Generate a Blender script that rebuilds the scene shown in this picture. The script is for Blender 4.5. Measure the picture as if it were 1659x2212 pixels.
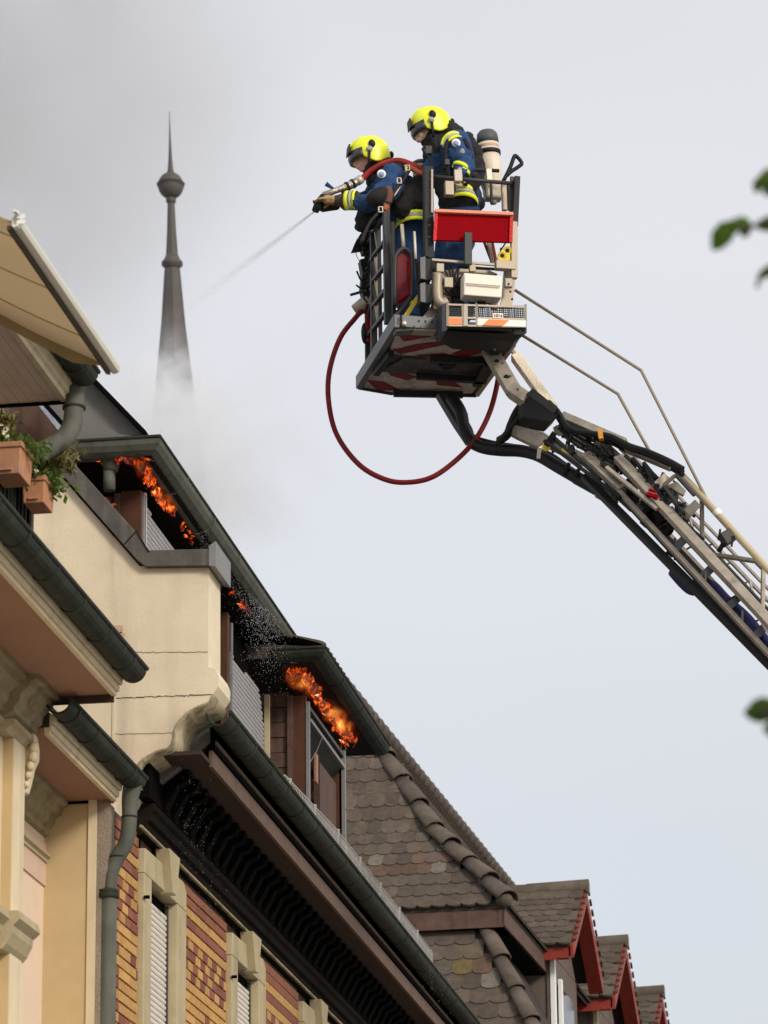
import bpy, bmesh, math, random
import numpy as np
from mathutils import Vector, noise
for o in list(bpy.data.objects): bpy.data.objects.remove(o)
random.seed(7)
SC = bpy.context.scene; COL = SC.collection
R_ = math.radians
# ------------------------------------------------------------------ camera
FPX, CX, CY = 8100.0, 829.5, 1106.0           # focal length and centre in units of a 1659 x 2212 picture
CAM = np.array([5.22, 0.0, 1.7])  # street building coordinates below were scaled about this camera point beforehand
PITCH, YAW, ROLL = R_(17.32), R_(-8.74), R_(0.6)
fh = np.array([math.sin(YAW), math.cos(YAW), 0]); ZU = np.array([0, 0, 1.0])
FW = fh*math.cos(PITCH) + ZU*math.sin(PITCH)
rt = np.cross(FW, ZU); rt /= np.linalg.norm(rt); upv = np.cross(rt, FW)
RT = rt*math.cos(ROLL) - upv*math.sin(ROLL); UP = upv*math.cos(ROLL) + rt*math.sin(ROLL)
cd = bpy.data.cameras.new('camera'); cam = bpy.data.objects.new('camera', cd); COL.objects.link(cam)
from mathutils import Matrix
cam.matrix_world = Matrix(((RT[0], UP[0], -FW[0], CAM[0]), (RT[1], UP[1], -FW[1], CAM[1]), (RT[2], UP[2], -FW[2], CAM[2]), (0, 0, 0, 1)))
cd.sensor_fit = 'VERTICAL'; cd.sensor_height = 36; cd.lens = 36*FPX/2212
cd.clip_start = 0.5; cd.clip_end = 5000
cd.dof.use_dof = True; cd.dof.focus_distance = 28.5; cd.dof.aperture_fstop = 5.6
SC.camera = cam
# ------------------------------------------------------------------ world, sun, exposure
W = bpy.data.worlds.new('World'); SC.world = W; W.use_nodes = True
nt = W.node_tree; nt.nodes.clear(); N = nt.nodes.new; L = nt.links.new
SUN_EL, SUN_AZ = R_(28), R_(132)             # azimuth from +Y clockwise: behind the camera, to the right
sky = N('ShaderNodeTexSky'); sky.sky_type = 'NISHITA'; sky.sun_disc = False
sky.sun_elevation = SUN_EL; sky.sun_rotation = SUN_AZ
b1 = N('ShaderNodeBackground'); b1.inputs[1].default_value = 0.05; L(sky.outputs[0], b1.inputs[0])
tc = N('ShaderNodeTexCoord'); mp = N('ShaderNodeMapping'); mp.inputs['Scale'].default_value = (1, 1, 2.2)
nz = N('ShaderNodeTexNoise'); nz.inputs['Scale'].default_value = 2.6; nz.inputs['Detail'].default_value = 3; nz.inputs['Roughness'].default_value = .45
rp = N('ShaderNodeValToRGB')
rp.color_ramp.elements[0].position = .3; rp.color_ramp.elements[0].color = (.655, .625, .605, 1)
rp.color_ramp.elements[1].position = .7; rp.color_ramp.elements[1].color = (.72, .685, .66, 1)
b2 = N('ShaderNodeBackground'); b2.inputs[1].default_value = 1.0
ad = N('ShaderNodeAddShader'); wo = N('ShaderNodeOutputWorld')
L(tc.outputs['Generated'], mp.inputs[0]); L(mp.outputs[0], nz.inputs['Vector']); L(nz.outputs['Fac'], rp.inputs[0]); sx = N('ShaderNodeSeparateXYZ'); L(tc.outputs['Generated'], sx.inputs[0]); hz_r = N('ShaderNodeMapRange'); hz_r.inputs[1].default_value = 0; hz_r.inputs[2].default_value = .36; hz_r.inputs[3].default_value = .60; hz_r.inputs[4].default_value = 1
L(sx.outputs['Z'], hz_r.inputs[0]); sc_ = N('ShaderNodeVectorMath'); sc_.operation = 'SCALE'; L(rp.outputs[0], sc_.inputs[0]); L(hz_r.outputs[0], sc_.inputs['Scale']); L(sc_.outputs[0], b2.inputs[0])
L(b1.outputs[0], ad.inputs[0]); L(b2.outputs[0], ad.inputs[1]); L(ad.outputs[0], wo.inputs[0])
sd = bpy.data.lights.new('sun', 'SUN'); sd.energy = 2.5; sd.angle = R_(14); sd.color = (1, .93, .82)
so = bpy.data.objects.new('sun', sd); COL.objects.link(so)
sdir = Vector((math.sin(SUN_AZ)*math.cos(SUN_EL), math.cos(SUN_AZ)*math.cos(SUN_EL), math.sin(SUN_EL)))
so.rotation_euler = sdir.to_track_quat('Z', 'Y').to_euler()
SC.view_settings.view_transform = 'Standard'; SC.view_settings.look = 'None'
SC.view_settings.exposure = 0.0; SC.view_settings.gamma = 1; SC.view_settings.use_curve_mapping = False
SC.render.engine = 'CYCLES'
try:
    SC.cycles.use_denoising = True; SC.cycles.max_bounces = 8; SC.cycles.volume_bounces = 5; SC.cycles.transparent_max_bounces = 16
    SC.cycles.volume_step_rate = 2.0; SC.cycles.volume_max_steps = 64
except Exception: pass

# ------------------------------------------------------------------ rays from the photograph onto real planes
def ray(x, y): return FW*FPX + RT*(x-CX) + UP*(CY-y)
def on(x, y, ax, v):
    d = ray(x, y); return CAM + d*((v-CAM[ax])/d[ax])
def onp(x, y, P0, n):
    d = ray(x, y); n = np.array(n); return CAM + d*(((np.array(P0)-CAM) @ n)/(d @ n))
def yx(px, X):                                # distance down the street where column px meets the plane x = X
    return on(px, 1800, 0, X)[1]
def sl(pts, Y):                               # picture points on the cross plane y = Y, as (x, z)
    return [(on(x, y, 1, Y)[0], on(x, y, 1, Y)[2]) for x, y in pts]

# ------------------------------------------------------------------ mesh builder
class MB:
    def __init__(s): s.v = []; s.f = []; s.m = []; s.sm = []
    def add(s, vs, fs, mi=0, smooth=False):
        b = len(s.v); s.v += [tuple(map(float, p)) for p in vs]
        s.f += [tuple(b+i for i in f) for f in fs]; s.m += [mi]*len(fs); s.sm += [smooth]*len(fs); return s
    def box(s, x0, x1, y0, y1, z0, z1, mi=0):
        vs = [(x, y, z) for z in (z0, z1) for y in (y0, y1) for x in (x0, x1)]
        return s.add(vs, [(0, 2, 3, 1), (4, 5, 7, 6), (0, 1, 5, 4), (2, 6, 7, 3), (0, 4, 6, 2), (1, 3, 7, 5)], mi)
    def obox(s, c, ax, h, mi=0, taper=1.0):   # oriented box: centre, three axes, half sizes
        c = np.array(c, float); a = [np.array(q, float) for q in ax]; vs = []
        for k in (-1, 1):
            t = taper if k > 0 else 1
            for j in (-1, 1):
                for i in (-1, 1): vs.append(c + a[0]*h[0]*i*t + a[1]*h[1]*j*t + a[2]*h[2]*k)
        return s.add(vs, [(0, 2, 3, 1), (4, 5, 7, 6), (0, 1, 5, 4), (2, 6, 7, 3), (0, 4, 6, 2), (1, 3, 7, 5)], mi)
    def beam(s, p, q, w, h=None, up=(0, 0, 1), mi=0):
        p = np.array(p, float); q = np.array(q, float); h = h or w
        d = q-p; l = np.linalg.norm(d); d = d/l; up = np.array(up, float)
        if abs(d @ up) > .97: up = np.array([0, 1., 0])
        a = np.cross(d, up); a /= np.linalg.norm(a); b = np.cross(a, d)
        return s.obox((p+q)/2, (a, b, d), (w/2, h/2, l/2), mi)
    def tube(s, pts, r, n=10, mi=0, caps=True, smooth=True):
        P = [np.array(p, float) for p in pts]; k = len(P)
        rr = r if isinstance(r, (list, tuple)) else [r]*k
        t0 = P[1]-P[0]; t0 /= np.linalg.norm(t0)
        a = np.cross(t0, (0, 0, 1.0))
        if np.linalg.norm(a) < .05: a = np.cross(t0, (0, 1.0, 0))
        a /= np.linalg.norm(a); vs = []; fs = []
        for i in range(k):
            if i == 0: t = P[1]-P[0]
            elif i == k-1: t = P[-1]-P[-2]
            else:
                u1 = P[i]-P[i-1]; u2 = P[i+1]-P[i]
                t = u1/np.linalg.norm(u1)+u2/np.linalg.norm(u2)
            t = t/max(np.linalg.norm(t), 1e-9)
            a = a - t*(a @ t); a /= np.linalg.norm(a); b = np.cross(t, a)
            for j in range(n):
                w = 2*math.pi*j/n; vs.append(P[i]+(a*math.cos(w)+b*math.sin(w))*rr[i])
        for i in range(k-1):
            for j in range(n):
                j2 = (j+1) % n; fs.append((i*n+j, i*n+j2, (i+1)*n+j2, (i+1)*n+j))
        s.add(vs, fs, mi, smooth)
        if caps:
            b0 = len(s.v)-len(vs)
            s.f += [tuple(b0+j for j in range(n))[::-1], tuple(b0+(k-1)*n+j for j in range(n))]; s.m += [mi]*2; s.sm += [False]*2
        return s
    def exty(s, prof, y0, y1, mi=0, smooth=False):   # closed (x,z) outline run along y
        n = len(prof); vs = [(x, y0, z) for x, z in prof]+[(x, y1, z) for x, z in prof]
        fs = [(i, (i+1) % n, n+(i+1) % n, n+i) for i in range(n)]+[tuple(range(n))[::-1], tuple(range(n, 2*n))]
        return s.add(vs, fs, mi, smooth)
    def prism(s, pts, off, mi=0):             # 3D outline with an offset vector
        n = len(pts); pts = [np.array(p, float) for p in pts]; off = np.array(off, float)
        vs = pts+[p+off for p in pts]
        fs = [(i, (i+1) % n, n+(i+1) % n, n+i) for i in range(n)]+[tuple(range(n))[::-1], tuple(range(n, 2*n))]
        return s.add(vs, fs, mi)
    def lathe(s, c, prof, n=16, mi=0, ax=(0, 0, 1), smooth=True):   # prof: (radius, height along ax)
        ax = np.array(ax, float); ax /= np.linalg.norm(ax)
        a = np.cross(ax, (0, 1.0, 0.01)); a /= np.linalg.norm(a); b = np.cross(ax, a); c = np.array(c, float)
        vs = []; fs = []
        for r, h in prof:
            for j in range(n):
                w = 2*math.pi*j/n; vs.append(c+ax*h+(a*math.cos(w)+b*math.sin(w))*r)
        for i in range(len(prof)-1):
            for j in range(n):
                j2 = (j+1) % n; fs.append((i*n+j, i*n+j2, (i+1)*n+j2, (i+1)*n+j))
        fs += [tuple(range(n))[::-1], tuple((len(prof)-1)*n+j for j in range(n))]
        return s.add(vs, fs, mi, smooth)
    def ball(s, c, r, mi=0, nu=14, nv=9, ax=None):
        r = (r, r, r) if not isinstance(r, (tuple, list)) else r; c = np.array(c, float)
        A = ax if ax is not None else ((1, 0, 0), (0, 1, 0), (0, 0, 1)); A = [np.array(q, float) for q in A]
        vs = []; fs = []
        for i in range(nv+1):
            t = math.pi*i/nv
            for j in range(nu):
                w = 2*math.pi*j/nu
                vs.append(c+A[0]*r[0]*math.sin(t)*math.cos(w)+A[1]*r[1]*math.sin(t)*math.sin(w)+A[2]*r[2]*math.cos(t))
        for i in range(nv):
            for j in range(nu):
                j2 = (j+1) % nu; fs.append((i*nu+j, (i+1)*nu+j, (i+1)*nu+j2, i*nu+j2))
        return s.add(vs, fs, mi, True)
    def mesh(s, name, off=(0, 0, 0)):
        me = bpy.data.meshes.new(name)
        me.from_pydata([(x-off[0], y-off[1], z-off[2]) for x, y, z in s.v], [], s.f)
        me.polygons.foreach_set('material_index', s.m); me.polygons.foreach_set('use_smooth', s.sm)
        me.validate(); me.update()
        bm = bmesh.new(); bm.from_mesh(me); bmesh.ops.recalc_face_normals(bm, faces=bm.faces); bm.to_mesh(me); bm.free()
        return me
ROOT = {}
def org(o):
    return ROOT.get(o.name, (0, 0, 0)) if o is not None else (0, 0, 0)
def obj(name, mb, mats, parent=None, bevel=0, loc=None, **props):
    off = org(parent)
    if parent is None and loc is not None: off = loc
    me = mb.mesh(name, off)
    for m in (mats if isinstance(mats, (list, tuple)) else [mats]): me.materials.append(m)
    o = bpy.data.objects.new(name, me); COL.objects.link(o)
    if parent is not None: o.parent = parent; ROOT[o.name] = off
    else: o.location = off; ROOT[o.name] = off
    if bevel:
        b = o.modifiers.new('bevel', 'BEVEL'); b.width = bevel; b.segments = 2; b.limit_method = 'ANGLE'
    for k, v in props.items(): o[k] = v
    return o
def thing(name, label, cat, loc, group=None):
    o = bpy.data.objects.new(name, None); COL.objects.link(o); o.location = tuple(map(float, loc)); ROOT[o.name] = tuple(map(float, loc))
    o.empty_display_size = .1; o['label'] = label; o['category'] = cat
    if group: o['group'] = group
    return o
def tag(o, label, cat, group=None, kind=None):
    o['label'] = label; o['category'] = cat
    if group: o['group'] = group
    if kind: o['kind'] = kind
    return o
def inst(name, me, parent, M, mat=None):      # one more object on shared mesh data; M is a world matrix
    o = bpy.data.objects.new(name, me); COL.objects.link(o); o.parent = parent
    off = org(parent); o.matrix_local = Matrix.Translation((-off[0], -off[1], -off[2])) @ M
    return o

# ------------------------------------------------------------------ materials
def mat(name, col, rough=.8, metal=0, var=.12, scale=6, bump=.02, bscale=60, col2=None, detail=6, streak=None, spec=.22, obv=0, dirt=None):
    """base colour broken up by two noises, fine relief from a third; col2 is blended in as stains; streak = dark vertical rain marks"""
    m = bpy.data.materials.new(name); m.use_nodes = True; t = m.node_tree; b = t.nodes['Principled BSDF']
    n = t.nodes.new; l = t.links.new
    tc = n('ShaderNodeTexCoord'); ge = n('ShaderNodeNewGeometry')
    n1 = n('ShaderNodeTexNoise'); n1.inputs['Scale'].default_value = scale; n1.inputs['Detail'].default_value = detail; n1.inputs['Roughness'].default_value = .6
    l(ge.outputs['Position'], n1.inputs['Vector'])
    mr = n('ShaderNodeMapRange'); mr.inputs[1].default_value = .3; mr.inputs[2].default_value = .7; mr.inputs[3].default_value = 1-var; mr.inputs[4].default_value = 1+var
    l(n1.outputs['Fac'], mr.inputs[0])
    vm = n('ShaderNodeVectorMath'); vm.operation = 'SCALE'
    src = None
    if col2:
        n2 = n('ShaderNodeTexNoise'); n2.inputs['Scale'].default_value = scale*.35; n2.inputs['Detail'].default_value = 8; n2.inputs['Roughness'].default_value = .7
        l(ge.outputs['Position'], n2.inputs['Vector'])
        cr = n('ShaderNodeMapRange'); cr.inputs[1].default_value = .48; cr.inputs[2].default_value = .68; l(n2.outputs['Fac'], cr.inputs[0])
        mx = n('ShaderNodeMix'); mx.data_type = 'RGBA'; mx.inputs[6].default_value = (*col, 1); mx.inputs[7].default_value = (*col2, 1)
        l(cr.outputs[0], mx.inputs[0]); src = mx.outputs[2]
    if streak:
        mpg = n('ShaderNodeMapping'); mpg.inputs['Scale'].default_value = (streak[1], streak[1], streak[1]*.06); l(ge.outputs['Position'], mpg.inputs[0])
        n3 = n('ShaderNodeTexNoise'); n3.inputs['Scale'].default_value = 1; n3.inputs['Detail'].default_value = 5; l(mpg.outputs[0], n3.inputs['Vector'])
        c3 = n('ShaderNodeMapRange'); c3.inputs[1].default_value = .5; c3.inputs[2].default_value = .75; c3.inputs[4].default_value = streak[0]; l(n3.outputs['Fac'], c3.inputs[0])
        m3 = n('ShaderNodeMix'); m3.data_type = 'RGBA'
        if src: l(src, m3.inputs[6])
        else: m3.inputs[6].default_value = (*col, 1)
        m3.inputs[7].default_value = (*(streak[2] if len(streak) > 2 else (col[0]*.35, col[1]*.33, col[2]*.3)), 1)
        l(c3.outputs[0], m3.inputs[0]); src = m3.outputs[2]
    if src: l(src, vm.inputs[0])
    else: vm.inputs[0].default_value = col
    l(mr.outputs[0], vm.inputs['Scale']); out = vm.outputs[0]
    if obv:
        oi = n('ShaderNodeObjectInfo'); om = n('ShaderNodeMapRange'); om.inputs[3].default_value = 1-obv; om.inputs[4].default_value = 1+obv
        l(oi.outputs['Random'], om.inputs[0]); v2 = n('ShaderNodeVectorMath'); v2.operation = 'SCALE'; l(out, v2.inputs[0]); l(om.outputs[0], v2.inputs['Scale']); out = v2.outputs[0]
    l(out, b.inputs['Base Color'])
    rr = n('ShaderNodeMapRange'); rr.inputs[3].default_value = max(0, rough-.1); rr.inputs[4].default_value = min(1, rough+.1); l(n1.outputs['Fac'], rr.inputs[0]); l(rr.outputs[0], b.inputs['Roughness'])
    b.inputs['Metallic'].default_value = metal; b.inputs['Specular IOR Level'].default_value = spec
    if bump:
        n4 = n('ShaderNodeTexNoise'); n4.inputs['Scale'].default_value = bscale; n4.inputs['Detail'].default_value = 4; l(ge.outputs['Position'], n4.inputs['Vector'])
        bp = n('ShaderNodeBump'); bp.inputs['Distance'].default_value = bump; bp.inputs['Strength'].default_value = .5; l(n4.outputs['Fac'], bp.inputs['Height']); l(bp.outputs[0], b.inputs['Normal'])
    return m
CREAM = mat('cream_render', (.70, .60, .44), .9, var=.08, scale=2.6, bump=.003, bscale=70, col2=(.62, .50, .35), streak=(.75, 5, (.44, .37, .27)))
GOLD = mat('ochre_render', (.52, .39, .215), .9, var=.08, scale=3, bump=.003, bscale=90, col2=(.52, .37, .19))
PALE = mat('pale_cream_trim', (.68, .57, .39), .85, var=.07, scale=5, bump=.003, bscale=70, streak=(.5, 9, (.42, .34, .22)))
PINK = mat('pink_render', (.62, .45, .34), .9, var=.05, scale=3, bump=.003, bscale=90)
PINKB = mat('pale_pink_render', (.72, .56, .42), .9, var=.04, scale=3, bump=.003, bscale=90)
SOFP = mat('brown_soffit_paint', (.33, .185, .125), .75, var=.08, scale=3, bump=.003, bscale=40)
SOFW = mat('pinkish_board_soffit', (.72, .56, .47), .8, var=.08, scale=4, bump=.004, bscale=40)
MOSS = mat('stained_moulding', (.30, .245, .145), .9, var=.2, scale=9, bump=.006, bscale=50, col2=(.14, .12, .075))
STONE = mat('sandstone', (.43, .36, .225), .9, var=.09, scale=7, bump=.006, bscale=80, col2=(.40, .33, .20), streak=(.35, 8))
WSTONE = mat('weathered_sandstone', (.44, .37, .24), .92, var=.2, scale=9, bump=.012, bscale=45, col2=(.20, .165, .11), streak=(.8, 14, (.08, .07, .05)))
COPPER = mat('dark_patina_gutter', (.024, .028, .020), .7, 0, var=.3, scale=7, bump=.003, bscale=30, col2=(.014, .016, .012), streak=(.4, 12, (.055, .064, .046)), spec=.2)
COPPER2 = mat('grey_green_gutter', (.098, .10, .078), .75, 0, var=.22, scale=6, bump=.003, bscale=30, col2=(.07, .08, .065), streak=(.6, 16, (.03, .032, .026)), spec=.4)
ZINC = mat('zinc_coping', (.105, .095, .085), .6, .3, var=.18, scale=8, bump=.003, bscale=30, col2=(.075, .068, .06), streak=(.5, 18, (.20, .19, .16)))
ZINCL = mat('light_zinc', (.25, .245, .24), .5, .4, var=.1, scale=8, bump=.002)
SLATE = mat('grey_fibre_sheet', (.155, .15, .14), .8, var=.12, scale=5, bump=.004, bscale=60)
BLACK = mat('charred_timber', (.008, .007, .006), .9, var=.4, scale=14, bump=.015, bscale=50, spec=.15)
BROWNW = mat('dark_brown_boards', (.105, .062, .046), .7, var=.25, scale=10, bump=.004, bscale=40, streak=(.5, 14))
BROWNR = mat('red_brown_panel', (.088, .036, .020), .6, var=.15, scale=8, bump=.002, streak=(.4, 18))
FASC = mat('pinkish_fascia_board', (.135, .088, .068), .8, var=.15, scale=8, bump=.004, streak=(.5, 20))
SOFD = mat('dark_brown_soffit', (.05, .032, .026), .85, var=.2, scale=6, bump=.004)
NEARBLK = mat('near_black', (.0035, .003, .0028), .95, var=.4, scale=9, bump=.01, spec=.05)  # near black: shade under eaves and in recesses put into the colour
CORN = mat('eave_shade_cornice', (.012, .0095, .0075), .9, var=.25, scale=7, bump=.008, col2=(.008, .007, .006), spec=.03)  # cornice tone darkened to carry the shade under the eave
BRY = mat('yellow_brick', (.47, .265, .09), .75, var=.2, scale=20, bump=.003, bscale=120, obv=.16)
BRR = mat('red_brick', (.22, .078, .05), .75, var=.15, scale=20, bump=.003, bscale=120, obv=.18)
BRO = mat('rust_brick', (.24, .092, .048), .75, var=.15, scale=20, bump=.003, bscale=120, obv=.15)
MORT = mat('dark_mortar', (.10, .065, .045), .95, var=.2, scale=30, bump=.003)
WHITE = mat('white_shutter', (.66, .61, .54), .6, var=.06, scale=10, bump=.001)
GREYSH = mat('grey_shutter', (.40, .39, .40), .55, .1, var=.06, scale=10, bump=.001)
TILE = mat('brown_roof_tile', (.092, .073, .058), .85, var=.22, scale=14, bump=.006, bscale=70, col2=(.115, .087, .062), obv=.22)
TILEY = mat('lichen_roof_tile', (.13, .103, .045), .9, var=.25, scale=16, bump=.006)
TILER = mat('rusty_roof_tile', (.104, .067, .048), .85, var=.25, scale=14, bump=.006, obv=.2)
TILEW = mat('pale_mark_tile', (.15, .13, .105), .85, var=.25, scale=20, bump=.006)
HIPT = mat('hip_tile', (.095, .075, .061), .85, var=.2, scale=9, bump=.006, col2=(.125, .103, .08), obv=.15)
ROOFB = mat('roof_underlay', (.05, .04, .035), .9)
REDW = mat('red_bargeboard', (.24, .036, .024), .55, var=.12, scale=8, bump=.002)
MAUVE = mat('brown_render', (.13, .10, .085), .9, var=.12, scale=6, bump=.003)
GLASS = mat('window_glass', (.03, .035, .04), .12, 0, var=.1, bump=0, spec=.9)
TERRA = mat('terracotta', (.46, .215, .115), .85, col2=(.40, .22, .14), var=.16, scale=12, bump=.003)
PLANT = mat('trailing_plant', (.085, .135, .03), .7, var=.35, scale=25, bump=.002, obv=.2)
PLANT2 = mat('dry_plant', (.17, .15, .05), .7, var=.35, scale=25, bump=.002)
LEAF = mat('tree_leaf', (.07, .135, .02), .6, var=.2, scale=40, bump=.001)
BARK = mat('bark', (.09, .075, .06), .9, var=.3, scale=30, bump=.005)
AWN = mat('awning_cloth', (.72, .60, .43), .9, var=.03, scale=3, bump=0)
ALUW = mat('awning_bar_paint', (.62, .585, .50), .5, var=.04, bump=0)
GUARD = mat('snow_guard_wire', (.42, .41, .39), .5, .2, var=.1, bump=0)
WHT = mat('white_plastic', (.8, .8, .78), .4, var=.03, bump=0)
SPIRE = mat('spire_sheet', (.10, .09, .084), .7, .2, var=.15, scale=1.5, bump=.01, bscale=8, streak=(.6, 2.2, (.09, .08, .08)))
ASPH = mat('asphalt', (.07, .07, .072), .9, var=.2, scale=3, bump=.01)
PAVE = mat('pavement', (.42, .40, .37), .9, var=.1, scale=2, bump=.01)

def translucent(m, amt, col):
    t = m.node_tree; b = t.nodes['Principled BSDF']; o = t.nodes['Material Output']; tr = t.nodes.new('ShaderNodeBsdfTranslucent'); tr.inputs[0].default_value = (*col, 1)
    mx = t.nodes.new('ShaderNodeMixShader'); mx.inputs[0].default_value = amt; t.links.new(b.outputs[0], mx.inputs[1]); t.links.new(tr.outputs[0], mx.inputs[2]); t.links.new(mx.outputs[0], o.inputs[0])
translucent(AWN, .5, (.78, .67, .50)); translucent(LEAF, .35, (.12, .22, .02)); translucent(PLANT, .3, (.2, .32, .04))
# ------------------------------------------------------------------ ground
g = obj('ground', MB().box(-900, 900, -900, 1500, -.5, 0), PAVE, kind='structure')
rd = obj('road', MB().box(2.2, 11, -200, 400, 0.0, .004), ASPH, kind='structure')

def half(cx, cz, r, a0=180, a1=360, n=10, t=.012):     # open half-round trough profile, closed outline
    o = [(cx+r*math.cos(R_(a0+(a1-a0)*i/n)), cz+r*math.sin(R_(a0+(a1-a0)*i/n))) for i in range(n+1)]
    i_ = [(cx+(r-t)*math.cos(R_(a0+(a1-a0)*i/n)), cz+(r-t)*math.sin(R_(a0+(a1-a0)*i/n))) for i in range(n+1)]
    return o+i_[::-1]
def gutter(name, cx, cz, r, y0, y1, m, label, seam=.9, bead=.014, end=True, phase=0):
    t = thing(name, label, 'gutter', (cx, y0, cz))
    a = MB(); a.exty(half(cx, cz, r), y0, y1, smooth=False); 
    if end: a.exty([(cx+r*math.cos(R_(180+18*i)), cz+r*math.sin(R_(180+18*i))) for i in range(11)], y1-.006, y1+.006)
    obj('trough', a, m, t)
    obj('rolled_edge', MB().tube([(cx+r, y0-.01, cz+.004), (cx+r, y1+.01, cz+.004)], bead, 8), m, t)
    y = y0+seam*.4+phase
    while y < y1:
        s = MB(); p = half(cx, cz, r+.006, t=.01); s.exty(p, y, y+.035); obj('seam_strap', s, m, t); y += seam
    return t

# ================================================================== left house (ochre, two eaves)
A_Y, B_Y = 20.60, 22.4
XA = -.125
def zA(z): return z*.965+.0595  # near part of this house scaled about the camera: old heights to new
hl = thing('ochre_house', 'ochre and pink rendered house at the left edge with two deep eaves', 'house', (-4, 16, 0))
obj('wall', MB().box(-9, XA, 8, A_Y, 0, 7.20), PALE, hl)
obj('frieze_panel', MB().box(XA, XA+.012, 12, 20.2, (on(45, 1546, 1, 20.5)[2])+.03, zA(7.07)), PINK, hl)
obj('recessed_wall', MB().box(-9, -.393, A_Y, B_Y, 0, 6.99), PINKB, hl)
obj('recessed_frieze', MB().box(-.393, -.381, A_Y+.02, B_Y, 6.45, 6.72), PINK, hl)
obj('end_wall', MB().box(-.9, -.075, B_Y, B_Y+.3, 0, 6.99), GOLD, hl)
obj('lit_corner_strip', MB().box(-.112, -.060, B_Y-.012, B_Y+.28, 0, 6.985), PALE, hl)  # paler strip paints the lit edge of the corner
# pilaster
pil = MB(); pil.box(XA, -.068, 20.32, A_Y, 0, zA(7.08))
obj('pilaster', pil, GOLD, hl); obj('lit_pilaster_face', MB().box(-.068, -.062, 20.33, A_Y-.01, 0, zA(7.07)), PALE, hl)  # pale face on ochre body: the lit side put into the colour
def moulding(prof, brk, y1, nm, m, pr=.06, y0=12):        # run of moulding that steps out round the pilaster
    prof = [(x, zA(z)) for x, z in prof]
    a = MB(); a.exty([(XA-.05, prof[0][1])]+[(XA+x, z) for x, z in prof]+[(XA-.05, prof[-1][1])], y0, brk)
    a.exty([(XA-.05, prof[0][1])]+[(XA+pr+x, z) for x, z in prof]+[(XA-.05, prof[-1][1])], brk, y1)
    return obj(nm, a, m, hl)
moulding([(0, 7.385), (.20, 7.385), (.20, 7.355), (.16, 7.35), (.155, 7.32), (.10, 7.27), (.09, 7.22), (.065, 7.20), (.06, 7.17), (.02, 7.15), (.0, 7.14)], 20.07, A_Y+.02, 'cornice_moulding', MOSS)
moulding([(0, 7.14), (.055, 7.138), (.055, 7.11), (.03, 7.10), (.0, 7.07)], 20.13, A_Y+.015, 'necking_moulding', STONE)
zc_ = (on(45, 1546, 1, 20.5)[2]-.0595)/.965
moulding([(0, zc_), (.055, zc_), (.06, zc_-.02), (.03, zc_-.03), (.03, zc_-.05), (0, zc_-.06)], 20.13, A_Y+.02, 'capital_moulding', PALE)
z_ = [(on(60, y, 1, 20.55)[2]-.0595)/.965 for y in (1995, 2030, 2075)]
moulding([(0, z_[0]), (.09, z_[0]), (.10, z_[0]-.05), (.06, z_[1]+.01), (.055, z_[1]-.03), (.025, z_[2]+.03), (0, z_[2])], 20.16, A_Y+.03, 'string_course', STONE)
# scrolled bracket on the far side of the pilaster
cs = MB(); zt = on(60, 1575, 1, A_Y)[2]; zb = on(60, 1700, 1, A_Y)[2]
out = sl([(46, 1568), (66, 1572), (76, 1590), (80, 1615), (79, 1640), (70, 1660), (63, 1690), (57, 1712), (46, 1715)], A_Y)
cs.exty(out, A_Y+.005, A_Y+.07)
obj('scroll_bracket', cs, PALE, hl, bevel=.008)
lf = MB()
for (x, y, r) in [(70, 1596, .026), (74, 1615, .028), (72, 1635, .026), (66, 1655, .022), (61, 1675, .018), (57, 1695, .016)]:
    P = on(x, y, 1, A_Y+.0); lf.ball(P, (r, .03, r*1.3))
obj('carved_leaf', lf, PALE, hl)
for y in (1590, 1612, 1632, 1656, 1682):
    P = on(51, y, 1, A_Y-.002); obj('scroll_groove', MB().box(P[0]-.014, P[0]+.012, P[1]-.004, P[1]+.004, P[2]-.006, P[2]+.006), NEARBLK, hl)
# lower moulding on recessed wall and cornice under soffit B
for nm, yy, w in (('recess_cornice', (1668, 1700, 1735, 1765), .09), ('recess_ledge', (1845, 1866, 1866, 1866), .035)):
    zz = [on(100, y-((100-88)*0), 1, B_Y-.05)[2] for y in yy]
    if nm == 'recess_cornice':
        a = MB(); X0 = -.393
        a.exty([(X0-.02, 6.985), (X0+.15, 6.985), (X0+.15, 6.955), (X0+.12, 6.94), (X0+.11, 6.90), (X0+.07, 6.88), (X0+.06, 6.83), (X0+.03, 6.81), (X0+.03, 6.77), (X0-.02, 6.75)], A_Y+.02, B_Y)
        obj(nm, a, MOSS, hl)
    else:
        a = MB(); z0 = on(95, 1858, 1, B_Y)[2]; a.exty([(-.41, z0+.03), (-.35, z0+.03), (-.35, z0+.012), (-.37, z0), (-.37, z0-.02), (-.41, z0-.03)], A_Y+.02, B_Y-.005); obj(nm, a, STONE, hl)
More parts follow.
